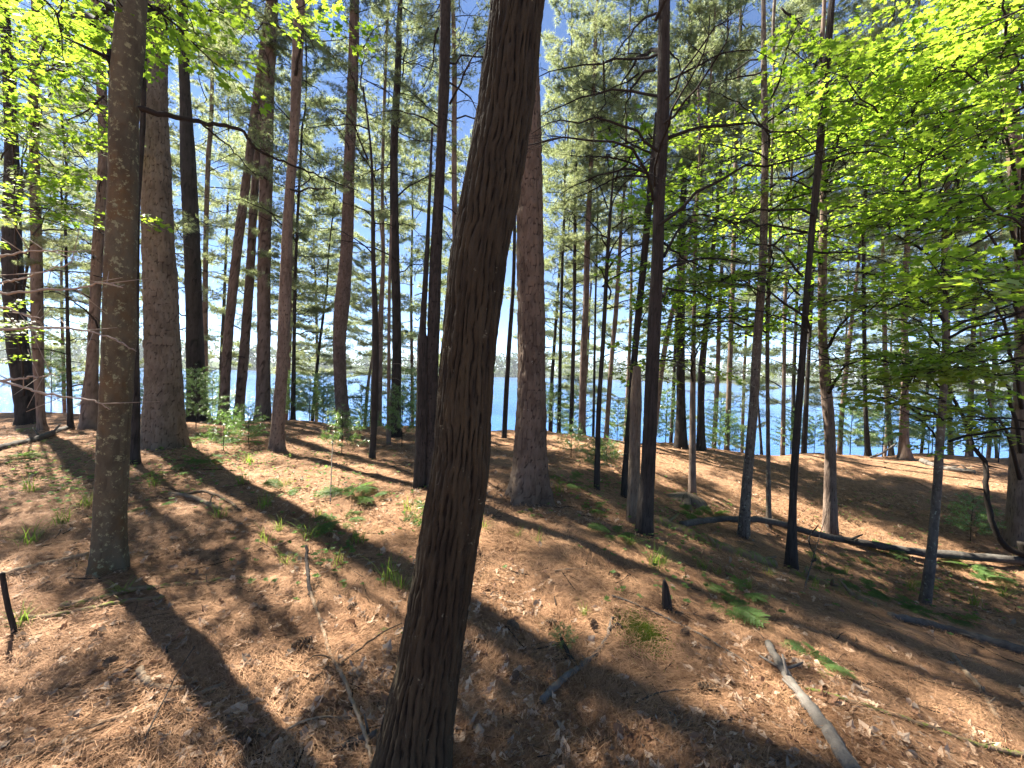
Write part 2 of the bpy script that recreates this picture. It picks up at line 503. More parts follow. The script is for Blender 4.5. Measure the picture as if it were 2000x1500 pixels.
def pine_bough(L, seed, n_needle=17, gap=0.075, nl=0.105, w=0.0065, up=0.10):
    """A bough along +x: wood in slot 0, needles in slot 1."""
    rng = np.random.default_rng(seed)
    mb = MB()
    s = np.linspace(0, 1, 9)
    ax = np.stack([L * s, 0.05 * L * np.sin(s * 5 + seed), up * L * (s ** 2 * 1.3 - 0.55 * s)], 1)
    ax[1:] += rng.normal(0, 0.012 * L, (8, 3))
    tube(mb, ax, 0.011 * L ** 0.7 * (1 - 0.8 * s), 4, 0, 0.5, False)
    Cs, Ds = [], []
    def tufts(P, s0):
        seg = np.linalg.norm(np.diff(P, axis=0), axis=1).sum()
        m = max(2, int(seg * (1 - s0) / gap))
        u = np.linspace(s0, 1, m)
        i = np.minimum((u * (len(P) - 1)).astype(int), len(P) - 2)
        f = (u * (len(P) - 1) - i)[:, None]
        Cs.append(P[i] * (1 - f) + P[i + 1] * f)
        d = P[i + 1] - P[i]
        Ds.append(d / (np.linalg.norm(d, axis=1)[:, None] + 1e-9))
    tufts(ax, 0.72)
    nsub = int(7 + 5 * L)
    for k in range(nsub):
        u = 0.22 + 0.74 * (k + rng.random()) / nsub
        side = 1 if k % 2 else -1
        i = min(int(u * 8), 7)
        p0 = ax[i] * (1 - (u * 8 - i)) + ax[i + 1] * (u * 8 - i)
        ln = L * (0.16 + 0.34 * (1 - u) ** 0.8) * rng.uniform(0.6, 1.25)
        a = side * R(rng.uniform(32, 62))
        d = np.array([math.cos(a), math.sin(a), rng.uniform(-0.12, 0.3)])
        q = np.linspace(0, 1, 5)[:, None]
        P = p0 + d * ln * q + np.array([0, 0, 0.16 * ln]) * q ** 2 + rng.normal(0, 0.012, (5, 3)) * q
        tube(mb, P, 0.0055 * (1 - 0.7 * q[:, 0]), 3, 0, 0.5, False)
        tufts(P, 0.38)
        for e in range(int(2 + ln * 3)):
            v_ = rng.uniform(0.35, 0.9)
            j = min(int(v_ * 4), 3)
            b = a + R(rng.choice([-1, 1]) * rng.uniform(30, 60))
            l2 = ln * rng.uniform(0.25, 0.45)
            d2 = np.array([math.cos(b), math.sin(b), rng.uniform(-0.1, 0.45)])
            P2 = P[j] + d2 * l2 * np.linspace(0, 1, 4)[:, None]
            tube(mb, P2, 0.003, 3, 0, 0.5, False)
            tufts(P2, 0.45)
    needle_tufts(mb, np.concatenate(Cs), np.concatenate(Ds), n_needle, nl, w, rng)
    return mb

_LO = np.array([(0, 0), (0.12, 0.2), (0.42, 0.24), (0.34, 0.42), (0.52, 0.72), (0.22, 0.62), (0.0, 1.0)])
_LOUT = np.vstack([_LO, _LO[-2:0:-1] * np.array([-1, 1])])          # lobed outline, 12 points

def leaf_tris(n):
    k = len(_LOUT)
    return np.array([(k, a, (a + 1) % k) for a in range(k)])

def add_leaves(mb, C, Xa, Na, size, rng, mat=1, tints=None, curl=0.12):
    """Lobed leaves: base at C, pointing along Xa, with normals Na."""
    n = len(C)
    Ya = np.cross(Na, Xa)
    Ya /= np.linalg.norm(Ya, axis=1)[:, None] + 1e-9
    k = len(_LOUT)
    pts = np.vstack([_LOUT, [[0, 0.42]]])
    hz = curl * (np.abs(pts[:, 0]) * 1.2 - (pts[:, 1] - 0.4) ** 2)
    cur = rng.uniform(-0.6, 1.5, n)[:, None, None]
    V = C[:, None] + size[:, None, None] * (pts[None, :, 1:2] * Xa[:, None] + pts[None, :, 0:1] * Ya[:, None] + cur * hz[None, :, None] * Na[:, None])
    T = (np.arange(n)[:, None, None] * (k + 1) + leaf_tris(0)[None]).reshape(-1, 3)
    if tints is None:
        tints = np.clip(rng.normal(0.5, 0.25, n), 0, 1)
    mb.add(V.reshape(-1, 3), T, mat=mat, tint=np.repeat(tints, k + 1), smooth=False)

def maple_bough(L, seed, nleaf=70, size=0.07):
    rng = np.random.default_rng(seed)
    mb = MB()
    s = np.linspace(0, 1, 8)
    ax = np.stack([L * s, 0.06 * L * np.sin(s * 4 + seed), 0.1 * L * np.sin(s * 2.2) - 0.08 * L * s ** 2], 1)
    ax[1:] += rng.normal(0, 0.012 * L, (7, 3))
    tube(mb, ax, 0.009 * L ** 0.6 * (1 - 0.85 * s), 4, 0, 0.5, False)
    C, Xd = [], []
    nsub = int(5 + 4 * L)
    per = max(3, nleaf // (nsub + 1))
    for k in range(nsub + 1):
        if k == nsub:
            P = ax[4:]
        else:
            u = 0.2 + 0.75 * (k + rng.random()) / nsub
            i = min(int(u * 7), 6)
            a = (1 if k % 2 else -1) * R(rng.uniform(30, 65))
            ln = L * (0.18 + 0.36 * (1 - u)) * rng.uniform(0.6, 1.2)
            q = np.linspace(0, 1, 5)[:, None]
            P = ax[i] + np.array([math.cos(a), math.sin(a), rng.uniform(-0.15, 0.2)]) * ln * q + rng.normal(0, 0.012, (5, 3)) * q
            tube(mb, P, 0.0035 * (1 - 0.6 * q[:, 0]), 3, 0, 0.5, False)
        for e in range(per):
            v_ = rng.uniform(0.2, 1)
            j = min(int(v_ * (len(P) - 1)), len(P) - 2)
            p = P[j] + (P[j + 1] - P[j]) * (v_ * (len(P) - 1) - j)
            a2 = rng.uniform(-2.2, 2.2)
            d = P[-1] - P[0]
            b = math.atan2(d[1], d[0]) + a2 * 0.8
            dd = np.array([math.cos(b), math.sin(b), rng.uniform(-0.5, 0.15)])
            C.append(p + dd * rng.uniform(0.02, 0.07) + np.array([0, 0, rng.uniform(-0.03, 0.02)]))
            Xd.append(dd / np.linalg.norm(dd))
    C, Xd = np.array(C), np.array(Xd)
    N = np.stack([rng.normal(0, 0.38, len(C)), rng.normal(0, 0.38, len(C)), np.ones(len(C))], 1)
    N -= (N * Xd).sum(1)[:, None] * Xd
    N /= np.linalg.norm(N, axis=1)[:, None]
    add_leaves(mb, C, Xd, N, size * rng.uniform(0.5, 1.25, len(C)), rng)
    return mb

def dead_branch(L, seed):
    rng = np.random.default_rng(seed)
    mb = MB()
    s = np.linspace(0, 1, 10)
    ax = np.stack([L * s, 0.07 * L * np.sin(s * 4 + seed), 0.20 * L * np.sin(s * 2.1) - 0.22 * L * s ** 2], 1)
    ax[1:] += rng.normal(0, 0.012 * L, (9, 3))
    tube(mb, ax, 0.0125 * L ** 0.5 * (1 - 0.85 * s) + 0.0012, 5, 0, 0.5, False)
    for k in range(int(5 + 4 * L)):
        u = rng.uniform(0.2, 0.97)
        i = min(int(u * 9), 8)
        a = rng.choice([-1, 1]) * R(rng.uniform(25, 70))
        ln = L * rng.uniform(0.1, 0.36) * (1.1 - u * 0.5)
        d = np.array([math.cos(a), math.sin(a), rng.uniform(-0.5, 0.25)])
        q = np.linspace(0, 1, 5)[:, None]
        P = ax[i] + d * ln * q - np.array([0, 0, 0.2 * ln]) * q ** 2 + rng.normal(0, 0.02 * ln, (5, 3)) * q
        tube(mb, P, 0.0036 * (1 - 0.7 * q[:, 0]), 3, 0, 0.5, False)
        for e in range(2):
            j = rng.integers(1, 4)
            P2 = P[j] + (d * 0.5 + rng.normal(0, 0.5, 3)) * ln * 0.4 * np.linspace(0, 1, 3)[:, None]
            tube(mb, P2, 0.002, 3, 0, 0.5, False)
    return mb

PINE_MB = {L: [pine_bough(L, 10 * k + int(L * 7)) for k in range(3)] for L in (0.8, 1.4, 2.1)}
PINE_FAR_MB = {L: [pine_bough(L, 400 + 10 * k + int(L * 7), 15, 0.085, 0.15, 0.0105) for k in range(3)] for L in (0.8, 1.4, 2.1)}
MAPLE_MB = {L: [maple_bough(L, 31 * k + int(L * 9), int(56 * L + 28)) for k in range(3)] for L in (0.7, 1.3)}
def mesh_set(src, nm, wood, leaf):
    return {L: [m.mesh(nm, [wood, leaf]) for m in ms] for L, ms in src.items()}
PINE = mesh_set(PINE_MB, 'pine_bough', M['twig_dark'], M['pine'])
MAPLE = mesh_set(MAPLE_MB, 'maple_bough', M['twig_dark'], M['maple'])
DEAD = {L: [dead_branch(L, 7 * k + int(L * 5)).mesh('dead_branch', [M['twig_dark']]) for k in range(4)] for L in (0.6, 1.2, 2.0)}
DEAD_PALE = [dead_branch(1.0, 90 + k).mesh('pale_dead_branch', [M['twig_pale']]) for k in range(3)]

def stack_mb(dst, src, Mx):
    """Adds a transformed copy of one collected mesh to another."""
    base = dst.n
    V = np.concatenate(src.V)
    dst.V.append((V @ Mx[:3, :3].T + Mx[:3, 3]).astype(np.float32))
    dst.A.setdefault('tint', []).append(np.concatenate(src.A['tint']))
    dst.T += [(F + base, m, sm) for F, m, sm in src.T]
    dst.Q += [(F + base, m, sm) for F, m, sm in src.Q]
    dst.n += len(V)

def crown_mesh(kind, H, Rm, nb, seed, prof):
    rng = np.random.default_rng(seed)
    src = {'pine': PINE_MB, 'far_pine': PINE_FAR_MB, 'maple': MAPLE_MB}[kind]
    sizes = sorted(src)
    mb = MB()
    for k in range(nb):
        u = (k + rng.random()) / nb
        ln = Rm * prof(u) * rng.uniform(0.65, 1.15)
        a = k * 2.39996 + rng.uniform(-0.5, 0.5)
        L = min(sizes, key=lambda q: abs(q - ln))
        sc = np.clip(ln / L, 0.7, 1.35)
        reach = max(0.0, ln - L * sc)
        el = -R(rng.uniform(-12, 12) + 34 * u - 6)
        Mx = np.eye(4)
        Mx[:3, :3] = rotz(a) @ roty(el) @ rotx(rng.uniform(-0.4, 0.4)) * sc
        d = rotz(a) @ roty(el) @ np.array([1.0, 0, 0])
        base = np.array([0, 0, u * H])
        Mx[:3, 3] = base + d * reach
        if reach > 0.15:
            q = np.linspace(0, 1, 4)[:, None]
            tube(mb, base + d * (reach + 0.1) * q, 0.02 * (1 - 0.5 * q[:, 0]), 4, 0, 0.5, False)
        stack_mb(mb, src[L][rng.integers(3)], Mx)
    return mb.mesh(kind + '_crown', [M['twig_dark'], M['maple' if kind == 'maple' else 'pine']])

CROWN = {
    'pine_long': [crown_mesh('far_pine', 11.0, 2.3, 41, 200 + k, lambda u: 0.55 + 0.55 * math.sin(min(1, u * 1.25) * 2.6) * (1 - u) + 0.1 * (1 - u)) for k in range(3)],
    'pine_top': [crown_mesh('pine', 6.5, 2.3, 22, 230 + k, lambda u: 1.0 - 0.75 * u) for k in range(2)],
    'maple': [crown_mesh('maple', 6.0, 2.2, 26, 260 + k, lambda u: 0.35 + 0.75 * math.sin(math.pi * (0.15 + 0.8 * u))) for k in range(2)],
}
exec_rng = np.random.default_rng(77)

# ------------------------------------------------------------------ trunks
def trunk_mesh(name, C, rad, mat, style, seed, fine=1, flare=0.3):
    """C: centre line (n,3) from below ground to the tip, rad: radii. Bark relief by STYLE."""
    R0 = float(np.median(rad))
    seg = np.concatenate([[0], np.cumsum(np.linalg.norm(np.diff(C, axis=0), axis=1))])
    if fine == 3:
        sides, step, lim = 190, 0.011, 3.4
    elif fine == 2:
        sides, step, lim = 84, 0.03, 7.5
    else:
        sides, step, lim = 20, 0.1, 99.0
    hs = [0.0]
    while hs[-1] < seg[-1]:
        hs.append(hs[-1] + (step if hs[-1] < lim else 0.2))
    hs = np.array(hs[:-1] + [seg[-1]])
    P = np.stack([np.interp(hs, seg, C[:, k]) for k in range(3)], 1)
    r = np.interp(hs, seg, rad)
    th = np.linspace(-math.pi, math.pi, sides, endpoint=False)
    H, TH = np.meshgrid(hs, th, indexing='ij')
    hg = H - 0.25                                           # height above the ground
    u, v = TH * R0, H
    wob = 0.35 * fbm(u * 6, v * 2.2, seed, 3)
    if style == 'furrow':
        cw = max(0.012, R0 * 0.16)
        w1 = fbm(u / cw * 0.5, v / (cw * 7), seed + 3, 3)
        w2 = fbm(u / cw * 0.9 + 9, v / (cw * 16), seed + 5, 4)
        rid = np.abs(2 * ((u / cw * 0.8 + w1 * 1.7 + 0.02 * v / cw) % 1.0) - 1)       # long interlacing ridges
        rid2 = np.abs(fbm(u / cw * 1.1 + w2, v / (cw * 9), seed + 7, 3)) * 3.2
        crack = np.clip(0.6 * sstep(0.0, 0.8, rid) + 0.5 * sstep(0.0, 0.7, rid2) + 0.05 + 0.5 * fbm(u / cw * 2.5, v / cw * 0.8, seed + 8, 3), 0, 1)
        cid = np.clip(0.5 + 1.3 * w2, 0, 1)
        amp = min(0.014, R0 * 0.13)
        disp = amp * (crack - 0.7) + amp * 0.5 * fbm(u * 45, v * 14, seed + 1, 3)
    elif style == 'plate':
        cw, ch = max(0.03, R0 * 0.3), max(0.07, R0 * 0.7)
        f1, f2, cid = voro(u / cw + wob * 3.0, v / ch + wob * 2.2 + 0.8 * fbm(u * 20, v * 9, seed + 6, 3), seed)
        crack = np.clip(sstep(-0.05, 0.35, f2 - f1 + 0.25 * fbm(u * 50, v * 25, seed + 2, 3)) + 0.03, 0, 1)
        amp = min(0.015, R0 * 0.09)
        disp = amp * (crack - 0.7) * (0.6 + 0.8 * cid) + amp * 0.5 * (cid - 0.5) + amp * 0.35 * fbm(u * 40, v * 25, seed + 1, 3)
    else:
        f1, f2, cid = voro(u / max(0.03, R0 * 0.4) + wob, v / 0.12 + wob, seed)
        crack = 0.35 + 0.65 * sstep(0.0, 0.16, f2 - f1)
        amp = 0.004 if style == 'smooth' else min(0.01, R0 * 0.14)
        disp = amp * (crack - 0.7) + amp * 1.6 * fbm(u * 14, v * 9, seed + 1, 4)
    lump = 1 + 0.09 * fbm(np.cos(TH) * 1.2 + seed, v * 1.1 + np.sin(TH), seed + 4, 3) * 2
    roots = 1 + flare * np.exp(-np.clip(hg, -0.1, 9) / (0.10 + R0 * 0.9)) * (0.75 + 0.55 * np.sin(TH * 4 + seed * 1.7) + 0.3 * np.sin(TH * 7 + seed))
    rr = np.maximum(r[:, None] * lump * roots + disp * np.minimum(1, r[:, None] / (R0 + 1e-6)), 0.003)
    V = np.stack([P[:, 0:1] + rr * np.sin(TH), P[:, 1:2] - rr * np.cos(TH), np.broadcast_to(P[:, 2:3], TH.shape)], -1)
    n = len(hs)
    i = np.arange(n - 1)[:, None] * sides
    j = np.arange(sides)[None]
    k = (j + 1) % sides
    Q = np.stack([i + j, i + k, i + sides + k, i + sides + j], -1).reshape(-1, 4)
    V = np.vstack([V.reshape(-1, 3), P[-1] + [0, 0, 0.01]])
    jj = np.arange(sides)
    T = np.stack([(n - 1) * sides + jj, (n - 1) * sides + (jj + 1) % sides, np.full(sides, n * sides)], 1)
    mb = MB()
    mb.add(V, T, Q, 0, np.append(cid.ravel(), 0.5))
    return mb.mesh(name, [mat], {'crack': np.append(crack.ravel(), 1.0)})

SUNC = {}
_sx = np.cross(np.array(SUN), [0, 0, 1.0]); _sx /= np.linalg.norm(_sx)
_sy = np.cross(_sx, np.array(SUN))
def crowded(q):
    k = (int(math.floor(q @ _sx / 0.32)), int(math.floor(q @ _sy / 0.32)))
    return k, SUNC.get(k, 0)

class Tree:
    """A tree whose stem follows (y, left, right) marks, the base at the last mark unless D is given."""
    def __init__(s, name, label, cat, marks, bark, style='plate', D=None, H=18.0, fine=1, flare=0.3, group='trees of the lakeside wood', seed=None, tip=0.02, top=None, lean=0.0):
        marks = sorted(marks, key=lambda m: -m[0])
        s.seed = seed if seed is not None else int(abs(hash_str(label)) % 997)
        y0, l0, r0 = marks[0]
        b = hit(0.5 * (l0 + r0), y0) if D is None else None
        if b is None:
            D = D or 11.0
            b = at(0.5 * (l0 + r0), y0, D)
            b[2] = float(terrain(b[0], b[1]))
        s.D = float(b[1])
        pts, rad = [b], []
        for k, (y, l, r) in enumerate(marks):
            Dk = s.D + lean * k
            c = at(0.5 * (l + r), y, Dk)
            cosx = 1.0 / math.sqrt(1 + ((0.5 * (l + r) - 1000) / F_PX) ** 2)
            w = 0.5 * (r - l) * Dk / F_PX * cosx
            if k == 0:
                rad.append(w)
                continue
            if c[2] > pts[-1][2] + 0.12:
                pts.append(c)
                rad.append(w)
        rad[0] = max(rad[0] / (1 + 0.6 * flare), rad[1] if len(rad) > 1 else 0)
        if s.D > 10.8 and D is not None and len(pts) > 1 and pts[1][2] - pts[0][2] > 0.3:
            pass
        pts = np.array(pts)
        K = np.column_stack([pts, rad])
        L = smooth_line(K, max(12, 6 * len(K)))
        C, rd = L[:, :3], np.maximum(L[:, 3], 0.006)
        rd = np.convolve(np.pad(rd, 2, 'edge'), np.ones(5) / 5, 'valid')
        if H and b[2] + H > C[-1, 2] + 0.4:
            d = C[-1] - C[max(0, len(C) - 8)]
            d /= np.linalg.norm(d)
            q = np.linspace(0, 1, 12)[1:, None]
            hh = b[2] + H - C[-1, 2]
            d2 = d * (1 - q * 0.7) + np.array([0, 0, 1.0]) * q * 0.7
            d2 /= d2[:, 2:3]
            E = C[-1] + d2 * hh * q + 0.05 * np.sin(q * 5 + s.seed) * np.array([[1, 0.6, 0]])
            C = np.vstack([C, E])
            rd = np.concatenate([rd, np.maximum(rd[-1] * (1 - q[:, 0] ** 1.2), tip)])
        b0 = C[0] - np.array([0, 0, 0.25]) - 0.0 * C[0]
        s.C, s.rd = np.vstack([b0, C]), np.concatenate([[rd[0]], rd])
        s.base = b
        s.root = empty(name, b, label, cat, group)
        nm = 'trunk'
        link(nm, trunk_mesh(nm, s.C - b, s.rd, M[bark], style, s.seed, fine, flare), s.root)
        s.rng = np.random.default_rng(s.seed + 1)
    def axis_at(s, h):
        z = s.base[2] + h
        return np.array([np.interp(z, s.C[:, 2], s.C[:, k]) for k in range(2)] + [z]), float(np.interp(z, s.C[:, 2], s.rd))
    def put(s, me, nm, p, a, el=0.0, sc=1.0, roll=0.0):
        o = link(nm, me, s.root)
        Rm = rotz(a) @ roty(-el) @ rotx(roll) * sc
        o.matrix_local = Matrix([[*map(float, Rm[i]), float(p[i] - s.base[i])] for i in range(3)] + [[0, 0, 0, 1]])
        return o
    def ring(s, meshes, nm, h0, h1, n, Ls, el=(-10, 20), az=None):
        for k in range(n):
            h = h0 + (h1 - h0) * (k + s.rng.random()) / n
            p, r = s.axis_at(h)
            a = s.rng.uniform(0, 2 * math.pi) if az is None else R(s.rng.uniform(*az))
            L = s.rng.uniform(*Ls)
            if isinstance(meshes, dict):
                key = min(meshes, key=lambda q: abs(q - L))
                me, sc = meshes[key][s.rng.integers(len(meshes[key]))], L / key
            else:
                me, sc = meshes[s.rng.integers(len(meshes))], L
            d = np.array([math.cos(a), math.sin(a), 0])
            s.put(me, nm, p + d * r * 0.6, a, R(s.rng.uniform(*el)), sc, s.rng.uniform(-0.5, 0.5))
        return s
    def dead(s, h0, h1, n, Ls=(0.6, 1.6), az=None, el=(-15, 25)):
        return s.ring(DEAD, 'dead_branch', h0, h1, n, Ls, el, az)
    def live(s, h0, h1, n, Ls=(0.8, 2.0), az=None, el=(-15, 20)):
        return s.ring(PINE, 'needled_branch', h0, h1, n, Ls, el, az)
    def crown(s, kind, h, sc=1.0, szz=None):
        p, r = s.axis_at(h)
        me = CROWN[kind][s.seed % len(CROWN[kind])]
        o = link('crown', me, s.root, p - s.base)
        o.rotation_euler = (0, 0, s.rng.uniform(0, 6.28))
        o.scale = (sc, sc, szz or sc)
        o['kind'] = 'stuff'
        return s
    def limb(s, px, py, D, kind='maple', n=6, rx=60, ry=40, Ls=(0.7, 1.4), depth=0.5, hint=None):
        """A limb towards the point seen at (px, py) at depth D, with n leafy branches round its end."""
        tgt = at(px, py, D)
        hp = min(max(tgt[2] - s.base[2] - 0.35 * np.linalg.norm((tgt - s.base)[:2]) + s.rng.uniform(-0.2, 0.2), 0.6), s.C[-1, 2] - s.base[2] - 0.1)
        p0, r0 = s.axis_at(hp)
        mid = 0.5 * (p0 + tgt) + np.array([0, 0, 0.12 * np.linalg.norm(tgt - p0)])
        P = smooth_line([p0, mid, tgt], 10, 0.015, s.rng)
        mb = MB()
        tube(mb, P - s.base, np.linspace(min(0.03, max(0.008, r0 * 0.5)), 0.004, 10), 6, 0, 0.5, True)
        link('limb', mb.mesh('limb', [M['twig_dark']]), s.root)
        sets = MAPLE if kind == 'maple' else PINE
        nm = 'leafy_branch' if kind == 'maple' else 'needled_branch'
        for k in range(int(n * (2.1 if px > 1300 and kind == 'maple' else 1))):
            best = None
            for _ in range(14):
                q = at(px + rx * s.rng.normal(0, 0.75), py + ry * s.rng.normal(0, 0.75), D + depth * s.rng.normal(0, 0.8))
                key, n_ = crowded(q)
                if best is None or n_ < best[2]:
                    best = (q, key, n_)
                if n_ == 0:
                    break
            q = best[0]
            SUNC[best[1]] = best[2] + 1
            L = s.rng.uniform(*Ls)
            d = q - p0
            a = math.atan2(d[1], d[0]) + s.rng.normal(0, 0.6)
            key = min(sets, key=lambda z: abs(z - L))
            start = q - np.array([math.cos(a), math.sin(a), 0.0]) * L * 0.5
            j = int(np.argmin(np.linalg.norm(P - start, axis=1)))
            o = s.put(sets[key][s.rng.integers(3)], nm, start, a, R(s.rng.uniform(-18, 15)), L / key, s.rng.uniform(-0.35, 0.35))
            if np.linalg.norm(P[j] - start) > 0.05:
                tw = MB()
                m2 = 0.5 * (P[j] + start) + np.array([0, 0, 0.05])
                tube(tw, smooth_line([P[j], m2, start], 6) - s.base, np.linspace(0.007, 0.004, 6), 4, 0, 0.5, False)
                link('twig', tw.mesh('twig', [M['twig_dark']]), s.root)
        return s
    def arm(s, marks, mat='twig_dark', D0=None, r0=0.02, r1=0.005, nm='branch'):
        """A bare branch through (x, y, depth offset) marks."""
        D0 = D0 or s.D
        P = smooth_line([at(x, y, D0 + dd) for x, y, dd in marks], 6 * len(marks), 0.004, s.rng)
        mb = MB()
        tube(mb, P - s.base, np.linspace(r0, r1, len(P)), 7, 0, 0.5, True)
        for k in range(int(1.5 * len(marks))):
            j = s.rng.integers(len(P) // 4, len(P))
            d = s.rng.normal(0, 1, 3)
            ln = s.rng.uniform(0.1, 0.3)
            tube(mb, P[j] - s.base + d / np.linalg.norm(d) * ln * np.linspace(0, 1, 4)[:, None], np.linspace(r1, 0.0015, 4), 4)
        link(nm, mb.mesh(nm, [M[mat]]), s.root)
        return s

def hash_str(t):
    h = 7
    for ch in t:
        h = (h * 131 + ord(ch)) % 1000003
    return h

# ---- near trees
T = {}
t = T['lean'] = Tree('hardwood_tree', 'thick furrowed dark trunk leaning across the middle of the view', 'tree',
    [(0, 965, 1063), (250, 930, 1036), (440, 900, 1001), (500, 884, 993), (700, 864, 965), (900, 845, 955), (1000, 828, 942), (1250, 783, 905), (1400, 748, 887), (1500, 724, 880), (1545, 706, 886)],
    'bark_leaning', 'furrow', fine=3, H=15, flare=0.22, tip=0.03)
t.crown('maple', 9.5, 0.7)
t = T['moss'] = Tree('maple_tree', 'mossy orange-stained maple trunk with grey-green lichen and a long dead limb', 'tree',
    [(0, 230, 287), (100, 219, 282), (200, 213, 272), (350, 211, 272), (500, 204, 268), (600, 201, 266), (640, 199, 270), (690, 197, 264), (800, 193, 257), (1000, 182, 249), (1090, 176, 252), (1115, 168, 257)],
    'bark_mossy', 'smooth', fine=2, H=11, flare=0.35)
t.arm([(272, 214, 0), (330, 225, 0.1), (400, 240, 0.3), (470, 255, 0.4), (500, 290, 0.5), (560, 318, 0.7), (640, 350, 0.9), (700, 372, 1.0)], r0=0.02, r1=0.004)
t.arm([(395, 243, 0.3), (450, 290, 0.5), (500, 345, 0.7)], r0=0.008, r1=0.003)
t.arm([(215, 98, 0), (219, 150, -0.02)], r0=0.02, r1=0.02, nm='branch_stub')
for a in ((175, 50, 3.2, 5, 75, 45), (335, 70, 3.8, 5, 50, 50), (70, 120, 4.4, 5, 70, 55), (370, 30, 4.8, 4, 50, 40)):
    t.limb(a[0], a[1], a[2], 'maple', a[3], a[4], a[5])
t = T['bigleft'] = Tree('pine_tree', 'thick straight grey-brown plated pine just behind the mossy maple', 'tree',
    [(0, 286, 326), (50, 283, 327), (200, 275, 328), (350, 275, 335), (500, 278, 343), (700, 283, 356), (850, 280, 361), (875, 272, 368)], 'bark_plated', 'plate', fine=2, H=21, flare=0.25)
t.crown('pine_top', 15, 0.85).live(8.3, 12.5, 16, (0.9, 1.9))  # lower boughs added above the view to break the sun into dapple
t = T['dark4'] = Tree('pine_tree', 'blackish straight pine with a swollen foot at the crest behind the thick plated pine', 'tree',
    [(60, 346, 369), (170, 350, 372), (300, 351, 382), (500, 359, 393), (700, 363, 400), (790, 364, 406), (808, 360, 412)], 'bark_dark', 'furrow', H=19, flare=0.3)
t.crown('pine_top', 15, 0.5).live(2.0, 5.5, 9, (1.0, 2.2)).dead(1.8, 6, 8)
T['dark4'].live(9.5, 13, 10, (0.9, 1.8))  # extra high boughs, put in for finer sun dapple on the ground
t = T['pairA'] = Tree('pine_tree', 'rosy leaning pine, nearer of the tilted pair, in front of open lake', 'tree',
    [(0, 520, 534), (180, 495, 510), (330, 475, 492), (500, 452, 472), (650, 437, 456), (780, 427, 449), (806, 423, 452)], 'bark_red', 'plate', H=18)
t.crown('pine_long', 9.5, 0.8)
t = T['pairB'] = Tree('pine_tree', 'second rosy pine of the tilted pair, slimmer, with rusty dead sprays', 'tree',
    [(60, 520, 533), (250, 500, 515), (400, 487, 503), (500, 482, 499), (650, 470, 490), (785, 453, 478)], 'bark_red', 'plate', D=11.6, H=17)
t.crown('pine_long', 8.5, 0.8).dead(1.5, 5, 6, (0.4, 1.0))
t = T['six'] = Tree('pine_tree', 'straight purplish-red pine at the crest beside the tilted rosy pair', 'tree',
    [(0, 521, 543), (100, 516, 540), (200, 512, 535), (350, 507, 533), (500, 503, 529), (700, 501, 529), (790, 499, 529), (812, 496, 532)], 'bark_red', 'plate', H=20)
t.crown('pine_top', 12.5, 1.0).dead(7, 11, 8)
t = T['seven'] = Tree('pine_tree', 'slim brown pine bending toward its foot on the open needle slope', 'tree',
    [(0, 575, 597), (130, 570, 590), (270, 565, 583), (400, 555, 573), (500, 548, 571), (700, 540, 564), (800, 532, 557), (850, 528, 555), (879, 522, 558)], 'bark_brown', 'plate', fine=2, H=14, flare=0.2)
t.limb(590, 60, t.D - 0.5, 'maple', 4, 40, 45, (0.7, 1.1)).dead(3.5, 7, 6)
t.arm([(575, 365, 0), (590, 362, 0), (605, 350, -0.1), (606, 343, -0.1)], r0=0.012, r1=0.008)
t = T['curved'] = Tree('pine_tree', 'rust-red pine with a kinked S-shaped lower trunk standing alone before the water', 'tree',
    [(0, 684, 701), (130, 680, 700), (300, 673, 693), (400, 669, 691), (500, 664, 688), (600, 653, 682), (660, 650, 676), (720, 651, 676), (780, 655, 680), (832, 656, 688)], 'bark_red', 'plate', fine=2, H=20, flare=0.15)
t.crown('pine_top', 13, 0.9).live(6.5, 11, 9, (0.7, 1.6)).dead(4, 10, 8)
t = T['nine'] = Tree('young_tree', 'thin dark wavy stem rooted on the slope beyond the seedling', 'tree',
    [(170, 707, 711), (250, 718, 722), (330, 724, 729), (500, 725, 733), (650, 727, 740), (800, 725, 738), (895, 720, 734)], 'bark_dark', 'rough', H=None, flare=0.15)
t.dead(3.0, 6.0, 7, (0.5, 1.1))
t = T['ten'] = Tree('pine_tree', 'dark straight pine with a bushy green seedling at its foot', 'tree',
    [(0, 777, 786), (150, 770, 783), (300, 762, 777), (500, 763, 780), (650, 766, 784), (800, 763, 784), (852, 757, 786)], 'bark_dark', 'furrow', H=17)
t.live(5.0, 10.5, 14, (0.8, 1.8)).dead(3, 8, 8).crown('pine_top', 11, 0.5)
t = T['tenb'] = Tree('pine_tree', 'narrow lake-slope pine half hidden by the thin wavy stem', 'tree', [(0, 755, 761), (330, 744, 750), (500, 745, 752), (650, 738, 748), (822, 735, 747)], 'bark_brown', 'plate', D=11.8, H=15)
t.crown('pine_long', 6.0, 0.8)
t = T['tenc'] = Tree('young_tree', 'pale-lit pole stem touching the dark straight pine near its foot', 'tree', [(420, 762, 766), (600, 757, 763), (750, 756, 763), (868, 754, 764)], 'bark_brown', 'rough', H=None, flare=0.1)
t.ring(DEAD_PALE, 'pale_dead_branch', 1.0, 2.2, 9, (0.25, 0.5))
t = T['eleven'] = Tree('pine_tree', 'tall dark pine almost touching the leaning trunk', 'tree',
    [(0, 860, 880), (150, 857, 878), (300, 852, 870), (500, 840, 863), (650, 835, 859), (750, 832, 856), (860, 832, 858), (952, 830, 862)], 'bark_dark', 'plate', fine=2, H=17, flare=0.1)
t.dead(4.0, 7.5, 10, (0.6, 1.5)).live(6, 9, 6, (0.8, 1.6)).crown('pine_top', 9.5, 0.9)
